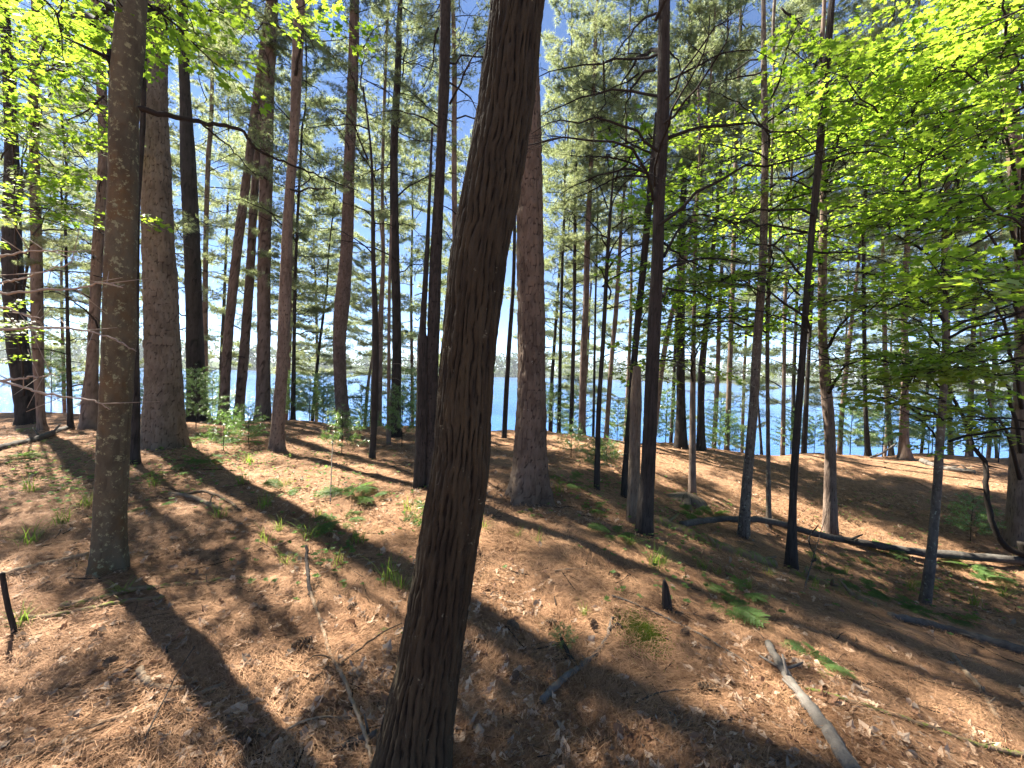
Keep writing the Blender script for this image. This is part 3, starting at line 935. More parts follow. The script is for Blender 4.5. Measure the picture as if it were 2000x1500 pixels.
t = T['snagdark'] = Tree('dead_tree', 'broken black snag with a thin living stem rising from its top', 'dead tree',
    [(250, 842, 846), (400, 835, 841), (500, 829, 838), (640, 819, 832), (664, 817, 834), (672, 815, 837), (800, 813, 838), (952, 807, 832)], 'bark_dark', 'furrow', fine=2, H=None, flare=0.1)
t = T['twelve'] = Tree('pine_tree', 'slender pine glimpsed in the gap beside the tall dark pine', 'tree', [(0, 880, 887), (100, 883, 892), (300, 882, 892), (500, 884, 895), (870, 888, 902)], 'bark_brown', 'plate', D=9.5, H=16)
t.live(6.5, 10, 8, (0.8, 1.6)).dead(4, 9, 6).crown('pine_top', 11, 0.4)
t = T['big13'] = Tree('pine_tree', 'big reddish plated pine with pale lichen at its flared foot, behind the leaning trunk', 'tree',
    [(0, 1006, 1046), (150, 1008, 1052), (300, 1010, 1057), (400, 1009, 1060), (500, 1010, 1062), (650, 1012, 1065), (800, 1008, 1066), (900, 1003, 1068), (950, 998, 1072), (972, 990, 1078)], 'bark_lichen', 'plate', fine=2, H=20, flare=0.3)
t.crown('pine_top', 13, 1.0)
t = T['fourteen'] = Tree('pine_tree', 'slim dark pine in the strip of water beside the big reddish pine', 'tree', [(300, 1003, 1008), (530, 1000, 1007), (700, 988, 997), (840, 979, 991)], 'bark_dark', 'plate', D=9.8, H=10)
t.crown('pine_long', 6.5, 0.3)
t = T['fifteen'] = Tree('pine_tree', 'tall straight black pine beside the pale broken snag', 'tree',
    [(0, 1287, 1308), (200, 1283, 1307), (400, 1276, 1298), (500, 1273, 1296), (700, 1262, 1288), (900, 1253, 1280), (1000, 1244, 1276), (1045, 1238, 1278)], 'bark_dark', 'furrow', fine=2, H=15, flare=0.1)
t.dead(2.6, 6.4, 26, (0.9, 2.1), el=(-5, 25)).crown('pine_top', 9.5, 0.7)
t.limb(1200, 190, t.D + 1.5, 'pine', 2, 40, 40, (0.8, 1.4))
t = T['sixteen'] = Tree('dead_tree', 'dead dark stem with crooked bare limbs behind the pale broken snag', 'dead tree',
    [(220, 1279, 1283), (270, 1275, 1281), (350, 1265, 1278), (500, 1252, 1265), (650, 1237, 1250), (750, 1229, 1241), (900, 1217, 1231), (970, 1211, 1228)], 'bark_dark', 'rough', H=None, flare=0.1)
t.arm([(1272, 300, 0), (1230, 280, 0), (1190, 250, 0.2), (1140, 210, 0.3)], r0=0.016).arm([(1268, 340, 0), (1215, 312, -0.2), (1160, 306, -0.3), (1115, 305, -0.4)], r0=0.018)
t.arm([(1265, 345, 0), (1210, 345, 0.2), (1150, 375, 0.4), (1120, 388, 0.5)], r0=0.018).arm([(1274, 270, 0), (1252, 235, 0), (1262, 212, 0.1), (1238, 218, 0.1)], r0=0.013)
t = T['snagpale'] = Tree('dead_tree', 'pale barkless broken snag with a splintered top and split side', 'dead tree',
    [(706, 1241, 1249), (716, 1237, 1251), (760, 1232, 1253), (800, 1230, 1253), (900, 1228, 1250), (1000, 1224, 1250), (1017, 1222, 1252)], 'dead_wood', 'furrow', fine=2, H=None, flare=0.05)
t = T['seventeen'] = Tree('young_tree', 'spindly black conifer pole with fine drooping twigs', 'tree',
    [(330, 1198, 1200), (400, 1191, 1196), (500, 1183, 1190), (650, 1175, 1183), (800, 1165, 1174), (955, 1159, 1172)], 'bark_dark', 'rough', H=None, flare=0.1)
t.dead(2.6, 5.2, 16, (0.5, 1.2), el=(-5, 40))
t = T['tf'] = Tree('pine_tree', 'scaly sunlit pine trunk leaning over the dark fallen log', 'tree',
    [(0, 1487, 1495), (150, 1486, 1498), (300, 1487, 1501), (500, 1482, 1498), (650, 1471, 1489), (800, 1462, 1481), (950, 1448, 1468), (1048, 1438, 1466)], 'bark_flaky', 'plate', fine=2, H=14, flare=0.15)
t.dead(2.6, 6.5, 16, (0.7, 1.7)).crown('pine_top', 10.0, 0.6)
t = T['tg'] = Tree('maple_tree', 'thin pale maple pole close behind the scaly leaning pine', 'tree', [(200, 1508, 1512), (400, 1503, 1509), (650, 1495, 1503), (850, 1496, 1504), (1031, 1495, 1508)], 'bark_flaky', 'smooth', H=9, flare=0.15)
for a in ((1370, 320, 6.6, 9, 75, 50), (1400, 430, 6.2, 10, 85, 45), (1430, 540, 5.8, 11, 90, 40), (1560, 270, 6.6, 6, 65, 50), (1545, 390, 6.2, 6, 60, 50), (1400, 620, 6.4, 8, 80, 35)):
    t.limb(a[0], a[1], a[2], 'maple', a[3], a[4], a[5])
t = T['th'] = Tree('oak_tree', 'dark smooth trunk leaning gently, standing by the forked dead stem', 'tree',
    [(0, 1619, 1631), (130, 1606, 1622), (300, 1592, 1608), (500, 1575, 1588), (700, 1560, 1574), (900, 1545, 1560), (1000, 1540, 1556), (1085, 1533, 1558), (1112, 1529, 1561)], 'bark_dark', 'furrow', fine=2, H=11, flare=0.1)
t.dead(2.5, 5.0, 12, (0.6, 1.4))
t = T['ti'] = Tree('oak_tree', 'brown bent trunk with a fork high up, ringed by leaves', 'tree',
    [(100, 1600, 1610), (250, 1598, 1610), (400, 1602, 1615), (500, 1598, 1616), (650, 1598, 1615), (750, 1601, 1625), (850, 1610, 1632), (950, 1609, 1634), (1042, 1604, 1640)], 'bark_brown', 'furrow', fine=2, H=10, flare=0.1)
t.arm([(1606, 130, 0), (1590, 80, 0), (1560, 45, 0.2), (1525, 15, 0.3)], r0=0.035, r1=0.015, nm='limb').arm([(1612, 420, 0), (1640, 405, 0), (1700, 402, 0.2), (1745, 385, 0.3)], r0=0.022, r1=0.008)
for a in ((1690, 130, 5.2, 9, 95, 40), (1650, 250, 5.6, 8, 65, 50), (1700, 600, 5.4, 7, 85, 35), (1580, 480, 6.6, 6, 65, 50), (1690, 700, 5.6, 5, 80, 30), (1710, 340, 6.4, 6, 70, 45)):
    t.limb(a[0], a[1], a[2], 'maple', a[3], a[4], a[5])
t = T['tj'] = Tree('pine_tree', 'lichen-flecked slender trunk among drooping dead twigs above the fern patch', 'tree',
    [(0, 1858, 1867), (150, 1857, 1868), (300, 1848, 1859), (500, 1838, 1852), (690, 1839, 1852), (850, 1828, 1846), (1000, 1817, 1836), (1100, 1806, 1828), (1180, 1793, 1820)], 'bark_flaky', 'rough', fine=2, H=10, flare=0.1)
t.dead(1.9, 5.2, 26, (0.7, 1.6), el=(0, 35)).crown('pine_top', 7.5, 0.4)
for a in ((1770, 190, 5.0, 8, 75, 45), (1770, 420, 5.2, 6, 80, 40), (1790, 730, 4.8, 6, 70, 35), (1800, 300, 5.4, 7, 70, 40), (1800, 600, 5.2, 5, 70, 35)):
    t.limb(a[0], a[1], a[2], 'maple', a[3], a[4], a[5])
t = T['tk'] = Tree('hardwood_tree', 'broad dark furrowed trunk at the side of the sunny path', 'tree',
    [(0, 1944, 1978), (80, 1949, 1984), (200, 1955, 1990), (300, 1965, 1998), (500, 1981, 2014), (700, 1980, 2018), (900, 1970, 2020), (1000, 1964, 2022), (1060, 1952, 2032)], 'bark_brown', 'furrow', fine=2, H=13, flare=0.15)
for a in ((1915, 110, 4.4, 9, 70, 60), (1900, 250, 4.5, 8, 60, 50), (1905, 570, 4.4, 6, 60, 40), (1905, 700, 4.5, 6, 70, 30), (1985, 40, 4.0, 5, 40, 40), (1890, 410, 4.6, 6, 65, 40), (1900, 820, 4.8, 4, 60, 25)):
    t.limb(a[0], a[1], a[2], 'maple', a[3], a[4], a[5])
t.crown('maple', 8.0, 0.6)
# ---- the wood beyond, on the crest and on the lake slope
def far(name, label, marks, bark, D=None, H=15, crown=None, dead=None, live=None, cat='tree', style='plate'):
    t = Tree(name, label, cat, marks, bark, style, D=D, H=H)
    if crown:
        t.crown(*crown)
    if dead:
        t.dead(*dead)
    if live:
        t.live(*live)
    return t
PT = 'pine_tree'
far(PT, 'rosy straight pine at the crest in the middle of the lake view, thickest there', [(60, 1160, 1167), (300, 1151, 1159), (470, 1142, 1153), (600, 1138, 1150), (700, 1133, 1146), (857, 1128, 1145)], 'bark_red', 11.0, 13, ('pine_long', 7, 0.5), (4, 8, 6))
far(PT, 'dark slim pine between the rosy crest pine and a thinner neighbour', [(200, 1128, 1133), (350, 1121, 1127), (600, 1118, 1125), (850, 1110, 1120)], 'bark_dark', 11.5, 11, ('pine_long', 5.0, 0.5), (3, 6, 6))
far(PT, 'thinnest dark pine on the crest beside the big reddish pine', [(400, 1101, 1105), (560, 1094, 1100), (850, 1087, 1096)], 'bark_dark', 11.8, 13, ('pine_long', 4.5, 0.65), (2.5, 6, 6))
far(PT, 'warm brown crest pine with a tilt just past the spindly black pole', [(420, 1212, 1217), (600, 1199, 1208), (700, 1190, 1199), (866, 1178, 1189)], 'bark_brown', 11.2, 14, ('pine_long', 5.0, 0.7), (2.5, 6, 6))
far(PT, 'straight thin pine between the rosy crest pine and the spindly pole', [(400, 1166, 1169), (600, 1161, 1165), (866, 1155, 1162)], 'bark_dark', 12.0, 12, ('pine_long', 4.5, 0.6), (2, 6, 5))
far(PT, 'stout dark crest pine with flared roots behind the yellow-green spray', [(300, 1332, 1343), (500, 1325, 1338), (700, 1321, 1338), (800, 1321, 1339), (874, 1313, 1346)], 'bark_dark', None, 16, ('pine_long', 6.5, 0.75), (3, 7, 8))
far(PT, 'slanted brown stem crossing behind the tall black pine', [(420, 1352, 1358), (510, 1333, 1341), (620, 1306, 1315), (720, 1287, 1298), (875, 1268, 1280)], 'bark_brown', 9.6, 11, ('pine_long', 5.0, 0.5))
far('oak_tree', 'thin grey-brown stem in front of the dark doubled crest trunk', [(450, 1355, 1362), (640, 1351, 1359), (800, 1347, 1359), (965, 1343, 1361)], 'bark_brown', None, 7, None, (2, 5, 6), style='rough').limb(1350, 690, 6.2, 'maple', 5, 70, 30).limb(1400, 640, 6.2, 'maple', 4, 60, 30)
far(PT, 'squat dark leaning trunk behind the thin grey-brown stem', [(600, 1378, 1388), (720, 1364, 1378), (800, 1362, 1376), (878, 1358, 1380)], 'bark_dark', None, 12, ('pine_long', 4.0, 0.7)).ring(DEAD_PALE, 'pale_dead_branch', 0.6, 1.8, 6, (0.4, 0.8))
far(PT, 'rough slim pine before the water beside the thin pale maple pole', [(500, 1535, 1541), (600, 1529, 1537), (750, 1527, 1535), (882, 1523, 1535)], 'bark_brown', 12.0, 14, ('pine_long', 5.0, 0.7), (2, 6, 6))
far(PT, 'dark crest pine shadowing the dark smooth leaning trunk', [(450, 1588, 1595), (600, 1580, 1588), (700, 1575, 1583), (884, 1563, 1577)], 'bark_dark', None, 14, ('pine_long', 5.5, 0.7), (2, 6, 6))
far('young_tree', 'short V-shaped stem leaning off the scaly pine at the water edge', [(780, 1478, 1482), (840, 1482, 1487), (882, 1485, 1492)], 'bark_dark', 10.8, None, style='rough')
far(PT, 'tilted slim brown pine in front of water past the brown bent trunk', [(560, 1668, 1675), (700, 1650, 1660), (800, 1640, 1650), (888, 1632, 1645)], 'bark_brown', 12.2, 13, ('pine_long', 5.0, 0.65), (2, 6, 6))
far(PT, 'dark straight pine with curved foot at the crest', [(300, 1690, 1695), (480, 1683, 1691), (700, 1684, 1693), (800, 1686, 1695), (887, 1688, 1704)], 'bark_dark', None, 14, ('pine_long', 6.0, 0.7), (1.5, 6, 8))
far(PT, 'stout crest pine with spreading roots beside the crossed fallen poles', [(250, 1778, 1787), (400, 1770, 1781), (600, 1760, 1773), (700, 1761, 1776), (850, 1755, 1776), (896, 1750, 1787)], 'bark_brown', None, 15, ('pine_long', 5.5, 0.75), (1.2, 6, 10))
far(PT, 'pale sunlit trunk on the lake slope just behind the stout rooted pine', [(560, 1722, 1730), (740, 1725, 1736), (880, 1736, 1748)], 'dead_wood', 12.5, 11, ('pine_long', 4.0, 0.6))
far(PT, 'short-looking slope pine behind the lichen-flecked slender trunk', [(600, 1846, 1855), (850, 1850, 1861), (897, 1851, 1863)], 'bark_brown', 12.0, 12, ('pine_long', 4.0, 0.7))
far(PT, 'reddish slope pine behind the bowed dead sapling', [(600, 1898, 1908), (830, 1888, 1901), (896, 1884, 1903)], 'bark_red', 12.0, 13, ('pine_long', 4.5, 0.7))
far('young_tree', 'leaning young stem on the slope by the broad dark trunk', [(760, 1925, 1931), (830, 1937, 1944), (890, 1944, 1952)], 'bark_brown', 11.5, 6, ('pine_long', 1.6, 0.35), style='rough')
far('hardwood_tree', 'very dark thick trunk deep in shade at the wood edge', [(0, -6, 18), (100, 2, 26), (300, 8, 38), (500, 2, 46), (650, 8, 56), (800, 28, 75), (828, 24, 84)], 'bark_dark', None, 16, style='furrow').limb(60, 230, 6.4, 'maple', 12, 85, 60).limb(110, 390, 6.6, 'maple', 12, 95, 50).limb(30, 330, 6.0, 'maple', 8, 60, 60).limb(120, 140, 6.4, 'maple', 7, 80, 50).limb(20, 640, 6.0, 'maple', 5, 50, 60).limb(30, 60, 6.2, 'maple', 7, 70, 50).crown('maple', 10, 0.6)
far(PT, 'grey-brown trunk pressed close beside the very dark thick trunk', [(200, 55, 75), (500, 59, 84), (650, 60, 86), (800, 70, 88), (842, 72, 96)], 'bark_brown', None, 20, ('pine_top', 11, 0.95), (2, 6, 8))
far('young_tree', 'thin dark stem with a broken side snag in the shaded gap', [(400, 124, 129), (600, 128, 135), (700, 129, 139), (838, 130, 146)], 'bark_dark', None, 9, ('pine_long', 3.2, 0.45), (0.8, 3, 5), style='rough')
far(PT, 'rough shaded pine directly behind the mossy maple, dark above and rusty below', [(0, 178, 198), (100, 184, 205), (300, 192, 213), (500, 178, 202), (700, 168, 193), (780, 157, 196), (800, 152, 200)], 'bark_brown', 8.6, 19, ('pine_top', 13, 0.55), (2, 7, 8))
far(PT, 'dark pine edge showing between the mossy maple and the thick plated pine', [(400, 262, 274), (640, 258, 272), (800, 256, 274), (905, 252, 276)], 'bark_dark', None, 15, ('pine_top', 12, 0.5))
far(PT, 'narrow dark conifer behind the slim bending pine', [(250, 588, 592), (500, 575, 581), (700, 570, 578), (822, 566, 578)], 'bark_dark', 11.2, 13, ('pine_long', 3.0, 0.7), (1.5, 5, 6))
far(PT, 'slim slope conifer leaning among low green sprays', [(560, 637, 641), (700, 618, 624), (812, 605, 613)], 'bark_dark', 12.2, 8, ('pine_long', 1.5, 0.5))
far('young_tree', 'weak bent sapling on the slope behind the thin wavy stem', [(690, 726, 730), (760, 715, 721), (830, 707, 715)], 'bark_brown', 12.6, 7, ('pine_long', 1.2, 0.42), style='rough')
far(PT, 'hazy pine beside the dark shaded gap', [(300, 402, 412), (480, 397, 407), (800, 392, 408)], 'bark_brown', 14.0, 16, ('pine_long', 5.0, 0.9))

far(PT, 'airy pale pine filling the sky gap beside the tall black pine', [(300, 1433, 1441), (500, 1428, 1437), (700, 1421, 1431), (880, 1413, 1426)], 'bark_brown', 11.5, 17, ('pine_long', 7.5, 0.9))
# slim pines that fill the lake slope, each with its own stem and crown
slope = [(-60, 14, 15, 'slim slope pine at the shady edge before the very dark thick trunk'), (60, 15, 16, 'slim slope pine behind the very dark thick trunk'), (125, 18, 17, 'farther slim slope pine in the shaded gap beside the mossy maple'),
         (232, 14, 15, 'slim slope pine hidden behind the mossy maple'), (432, 19, 18, 'distant slope pine just beside the tilted rosy pair'), (560, 16, 14, 'slope pine behind the slim bending pine'), (618, 21, 15, 'distant slope pine in the clear gap before the kinked red pine'),
         (722, 16, 14, 'slope pine behind the thin wavy stem'), (806, 17, 16, 'slope pine between the dark straight pine and the tall dark pine'), (905, 20, 17, 'distant slope pine behind the leaning trunk'), (1080, 16, 13, 'slope pine just past the big reddish pine'),
         (1140, 21, 15, 'distant slope pine behind the rosy crest pine'), (1225, 17, 16, 'slope pine behind the dead dark stem with crooked limbs'), (1310, 20, 17, 'distant slope pine behind the stout dark crest pine'), (1395, 15, 15, 'slope pine behind the squat dark leaning trunk'),
         (1455, 19, 17, 'distant slope pine behind the scaly leaning pine'), (1560, 15, 14, 'slope pine behind the dark smooth leaning trunk'), (1655, 18, 13, 'slope pine behind the brown bent trunk'), (1735, 20, 13, 'distant slope pine behind the stout rooted pine'),
         (1805, 15, 13, 'slope pine behind the lichen-flecked slender trunk'), (1935, 15, 13, 'slope pine behind the sunny path'), (2040, 14, 15, 'slope pine beyond the broad dark trunk')]
srng = np.random.default_rng(12)
for k, (px, D, H, lab) in enumerate(slope):
    x0 = at(px, 750, D)
    zb = float(terrain(x0[0], x0[1]))
    e = math.tan(ROLL) * 0 + srng.normal(0, 0.25)
    w = 0.075 + 0.045 * srng.random()
    pts = [np.array([x0[0] + e * q + 0.08 * math.sin(q * 5 + k), x0[1], zb + H * 0.9 * q]) for q in (0, 0.25, 0.5, 0.75)]
    marks = []
    for q, p in zip((0, 0.25, 0.5, 0.75), pts):
        cx, cy = project(p)
        ww = w * (1 - 0.75 * q) * F_PX / D
        marks.append((cy, cx - ww, cx + ww))
    t = Tree('pine_tree', lab, 'tree', marks, ('bark_brown', 'bark_dark', 'bark_red')[k % 3], 'plate', D=D, H=H, group='slim pines screening the lake', seed=500 + k)
    t.live(2.0, 6.5, 6, (1.0, 2.0))
    hb = H * srng.uniform(0.18, 0.36)
    t.crown('pine_long', hb, srng.uniform(0.75, 1.0), (H - hb) / 11.3)

# ------------------------------------------------------------------ bowed sapling, bare twigs reaching in
b = hit(1990, 1105)
t = Tree('dead_tree', 'dead bowed sapling, thin and black, curving over the fallen log', 'dead tree',
         [(1060, 1985, 2010), (1108, 1996, 2026)], 'bark_dark', 'rough', H=None, flare=0.05)
t.arm([(2002, 1085, 0), (1962, 1066, 0.05), (1938, 1020, 0.1), (1926, 960, 0.15), (1924, 905, 0.2), (1900, 870, 0.2), (1884, 820, 0.3), (1858, 770, 0.3), (1846, 735, 0.3)], r0=0.042, r1=0.018, nm='stem')
t.arm([(1912, 875, 0.2), (1930, 862, 0.2), (1945, 850, 0.25)], r0=0.008, r1=0.003)
t = Tree('young_tree', 'bare pale-twigged sapling reaching in from beyond the view edge', 'tree', [(300, -130, -122), (700, -128, -116), (1180, -132, -114)], 'bark_brown', 'rough', H=4.5, flare=0.1)
D0 = t.D
for ln in ([(-120, 650, 0), (0, 643, 0), (140, 642, 0.05), (215, 660, 0.1), (266, 686, 0.1)], [(-120, 735, 0), (0, 745, 0), (85, 768, 0), (180, 782, 0), (214, 800, 0.05)],
           [(-120, 760, 0), (0, 745, 0), (60, 737, 0), (105, 732, 0)], [(-125, 560, 0), (0, 571, 0), (140, 564, 0.1), (200, 552, 0.1), (240, 562, 0.1)],
           [(-125, 585, 0), (0, 552, 0.1), (60, 540, 0.1), (140, 512, 0.1)], [(-125, 590, 0), (0, 598, 0), (40, 612, 0), (78, 622, 0)], [(-125, 500, 0), (0, 500, 0.1), (60, 490, 0.1), (150, 492, 0.1)]):
    t.arm(ln, 'twig_pale', D0, 0.0095, 0.003)
t = Tree('dead_tree', 'short broken dark stem leaning close at the view edge', 'dead tree', [(1120, -2, 10), (1180, 8, 21), (1240, 24, 38)], 'bark_dark', 'rough', H=None, flare=0.0)

# ------------------------------------------------------------------ logs, sticks, stump
def lying(name, label, cat, marks, mat, r0, r1, sides=12, sink=0.35, lift=0.0, lump=0.18, forks=(), group=None, snags=3):
    """A log or stick lying along ground points seen at the marks (x, y[, extra height])."""
    P = []
    for m in marks:
        p = hit(m[0], m[1])
        if p is None:
            p = at(m[0], m[1], 10.5)
        p = p.copy()
        p[2] = float(terrain(p[0], p[1])) + (m[2] if len(m) > 2 else 0) + lift
        P.append(p)
    P = np.array(P)
    seed = hash_str(label) % 991
    rg = np.random.default_rng(seed)
    n = max(14, 8 * len(P))
    L = smooth_line(P, n)
    rr = np.linspace(r0, r1, n)
    L[:, 2] += rr * (1 - sink)
    L[1:-1] += rg.normal(0, 0.18 * min(r0, 0.02), (n - 2, 3))
    o = P[0].copy()
    mb = MB()
    tube(mb, L - o, rr, sides, 0, 0.5, True, lump, seed)
    for k in range(snags):
        j = rg.integers(2, n - 2)
        d = np.array([rg.normal(), rg.normal(), abs(rg.normal()) * 0.7 + 0.1])
        d /= np.linalg.norm(d)
        l_ = rg.uniform(1.5, 5) * rr[j] + 0.02
        tube(mb, L[j] - o + d * l_ * np.linspace(0, 1, 4)[:, None], rr[j] * np.array([0.42, 0.36, 0.3, 0.18]), 6)
    me = mb.mesh(name, [M[mat]])
    a = me.attributes.new('crack', 'FLOAT', 'POINT')
    a.data.foreach_set('value', np.full(len(me.vertices), 0.8, np.float32))
    if not forks:
        ob = link(name, me, None, o)
        return tag(ob, label, cat, group)
    root = empty(name, o, label, cat, group)
    link('stem', me, root)
    for fk, ra, rb in forks:
        F = []
        for m in fk:
            p = hit(m[0], m[1])
            p = p.copy()
            p[2] += (m[2] if len(m) > 2 else 0) + ra * (1 - sink)
            F.append(p)
        F[0] = L[int(np.argmin(np.linalg.norm(L - F[0], axis=1)))]
        S = smooth_line(np.array(F), 14, 0.002, rg)
        mf = MB()
        tube(mf, S - o, np.linspace(ra, rb, 14), 7, 0, 0.5, True, lump, seed)
        link('side_branch', mf.mesh('side_branch', [M[mat]]), root)
    return root

lying('fallen_log', 'long dark fallen trunk crossing the hollow behind the leaning stems', 'log', [(1330, 1036, .05), (1400, 1036, .12), (1500, 1040, .14), (1600, 1062, .1), (1700, 1078, .08), (1800, 1092, .06), (1990, 1108, .05), (2060, 1112)], 'log_dark', 0.038, 0.065, 16, 0.2, snags=6)
lying('rotten_log', 'crumbling brown rotten log edging the sunlit slope below the black pine', 'log', [(1275, 1022), (1330, 1042), (1390, 1068), (1450, 1090), (1510, 1108)], 'log_moss', 0.07, 0.06, 16, 0.55, lump=0.5)
lying('mossy_log', 'half-buried mossy log running on from the rotten one', 'log', [(1545, 1125), (1600, 1145), (1660, 1168), (1710, 1190)], 'log_moss', 0.055, 0.04, 14, 0.5, lump=0.4)
lying('fallen_log', 'straight black log beside the ferns below the lichen-flecked trunk', 'log', [(1738, 1208), (1800, 1222), (1880, 1245), (1990, 1277), (2040, 1290)], 'log_dark', 0.032, 0.045, 14, 0.3)
lying('fallen_branch', 'thick weathered grey bough with a yellow split, sloping out of view', 'branch', [(1500, 1262), (1530, 1318), (1570, 1375), (1610, 1430), (1665, 1515), (1690, 1550)], 'grey_wood', 0.022, 0.036, 16, 0.1, snags=4, lump=0.12)
lying('fallen_branch', 'long thin dark branch lying below the thick grey bough', 'branch', [(1570, 1350), (1660, 1378), (1780, 1418), (1900, 1462), (2010, 1490)], 'log_moss', 0.009, 0.013, 8, 0.0, lift=0.015)
lying('fallen_branch', 'yellowed peeling branch in two stretches near the sunlit leaf patch', 'branch', [(1860, 1282), (1880, 1310), (1912, 1345), (1935, 1385), (1952, 1408)], 'stick_tan', 0.016, 0.011, 9, 0.2)
lying('fallen_branch', 'forked lichen-grey branch beside the foot of the leaning trunk', 'branch', [(1058, 1378), (1085, 1345), (1112, 1320), (1150, 1292), (1180, 1258), (1196, 1208)], 'grey_wood', 0.02, 0.009, 10, 0.1, forks=(([(1125, 1305), (1112, 1285, .01), (1095, 1262, .04)], 0.014, 0.01), ([(1188, 1235), (1205, 1225, .01), (1214, 1230)], 0.012, 0.009)))
lying('fallen_branch', 'tan crooked stick with side twigs running down toward the leaning trunk', 'branch', [(604, 1160, .02), (618, 1195), (632, 1235), (645, 1280), (668, 1330, .02), (690, 1390, .03), (712, 1450, .03), (730, 1505)], 'stick_tan', 0.011, 0.007, 9, 0.0,
      forks=(([(660, 1302), (700, 1282, .03), (745, 1255, .05), (785, 1238, .06)], 0.006, 0.003), ([(655, 1292), (620, 1292, .03), (585, 1310, .02)], 0.005, 0.002), ([(650, 1290), (625, 1325, .02), (600, 1345, .02), (550, 1395, .01)], 0.004, 0.002)))
lying('dead_stick', 'short black upright stick end poking from the needles above the tan stick', 'stick', [(606, 1168, .0), (600, 1140, .10), (597, 1118, .19)], 'twig_dark', 0.013, 0.011, 8, 0.0, snags=0)
lying('fallen_branch', 'stubby black branch lying against the leaning trunk foot', 'branch', [(648, 1472), (690, 1455), (735, 1440)], 'log_dark', 0.012, 0.016, 9, 0.0, snags=1)
lying('dead_stick', 'pale bowed twig below the tan stick, half in sun', 'stick', [(495, 1478), (540, 1440), (590, 1420, .02), (640, 1410, .02), (690, 1408)], 'stick_tan', 0.006, 0.004, 7, 0.0, snags=2)
lying('dead_stick', 'straight thin dark twig near the lower leaf patch beside the pale bowed twig', 'stick', [(545, 1500), (590, 1460), (630, 1418), (665, 1380)], 'twig_dark', 0.004, 0.003, 6, 0.0, snags=2)
lying('fallen_branch', 'long straight tan branch lying across the sunniest needles', 'branch', [(-60, 1520), (60, 1478), (180, 1425), (300, 1385), (380, 1360), (440, 1338)], 'stick_tan', 0.013, 0.009, 9, 0.1, snags=3)
lying('dead_stick', 'thin tan stick close alongside the long straight tan branch', 'stick', [(95, 1470), (170, 1452), (250, 1440), (330, 1410), (420, 1350)], 'stick_tan', 0.006, 0.004, 7, 0.0, snags=1)
lying('wood_chunk', 'curved pale chunk of wood with a knob, on sunlit leaves', 'wood', [(272, 1318, .02), (285, 1338), (310, 1348), (345, 1350), (370, 1345)], 'stick_tan', 0.017, 0.011, 10, 0.1, snags=1)
lying('dead_stick', 'bent thin dark twig standing over the long straight tan branch', 'stick', [(268, 1505), (285, 1450, .02), (315, 1400, .05), (345, 1350, .08), (380, 1308, .12)], 'twig_dark', 0.004, 0.0025, 6, 0.0, snags=2)
lying('fallen_branch', 'upper one of two mossy poles lying in the maple shadow', 'branch', [(120, 1190), (180, 1178), (240, 1160), (300, 1150), (390, 1140), (500, 1128)], 'log_moss', 0.021, 0.010, 10, 0.2, snags=2)
lying('fallen_branch', 'lower one of two mossy poles lying in the maple shadow', 'branch', [(40, 1214), (110, 1206), (200, 1188), (260, 1176), (320, 1170)], 'log_moss', 0.017, 0.013, 10, 0.2, snags=2)
lying('fallen_branch', 'straight mossy pole behind the mossy maple foot', 'branch', [(-60, 1142), (0, 1128), (60, 1112), (120, 1098), (172, 1086)], 'stick_tan', 0.02, 0.018, 10, 0.2, snags=1)
lying('fallen_log', 'two-branched pale log in the bright clearing behind the maple', 'log', [(332, 966), (370, 972), (400, 984), (430, 998)], 'stick_tan', 0.022, 0.022, 10, 0.2, forks=(([(365, 970), (400, 966, .02), (440, 978), (470, 1000)], 0.02, 0.012),))
lying('fallen_log', 'decayed dark log in deep shade below the very dark thick trunk', 'log', [(-40, 892), (20, 875), (70, 862), (100, 850), (135, 836)], 'log_dark', 0.06, 0.045, 12, 0.4)
lying('fallen_log', 'bleached log lying at the crest behind the stout rooted pine', 'log', [(1800, 903), (1830, 914), (1860, 920), (1905, 925)], 'grey_wood', 0.06, 0.05, 12, 0.3)
lying('fallen_branch', 'thin bare pole propped slantwise against the stout rooted pine', 'branch', [(1700, 890), (1722, 880, .12), (1748, 870, .35)], 'log_dark', 0.028, 0.02, 9, 0.0, snags=3)
lying('fallen_branch', 'dark thin branch sloping past the small black stump', 'branch', [(1195, 1168), (1250, 1188), (1310, 1216), (1370, 1245), (1430, 1282), (1475, 1312)], 'log_dark', 0.008, 0.006, 8, 0.0, lift=0.01, snags=3)
lying('dead_stick', 'dark root-like twig running out from the small black stump', 'stick', [(1318, 1198), (1345, 1200), (1375, 1208), (1400, 1216)], 'twig_dark', 0.008, 0.004, 7, 0.0)
lying('dead_stick', 'short twig casting a shadow on the sunny patch below the moss', 'stick', [(1240, 1378), (1290, 1364, .02), (1345, 1358, .02)], 'twig_dark', 0.004, 0.0025, 6, 0.0, lift=0.01)
lying('dead_stick', 'mottled stick among grey leaves near the forked branch', 'stick', [(1010, 1330), (1050, 1322), (1085, 1328)], 'twig_dark', 0.005, 0.004, 6)
lying('dead_stick', 'reddish twig lying on open needles under the big reddish pine', 'stick', [(1082, 1116), (1110, 1115, .01), (1140, 1111)], 'stick_tan', 0.006, 0.004, 6, 0.0)
lying('dead_stick', 'grey-barked stick in shade below the sunny patch', 'stick', [(1300, 1392), (1330, 1408), (1368, 1418)], 'grey_wood', 0.009, 0.006, 8, 0.1)
lying('dead_stick', 'blackened twig near the bottom of the shaded slope', 'stick', [(1205, 1412), (1232, 1438), (1258, 1462)], 'log_dark', 0.009, 0.006, 8, 0.1)
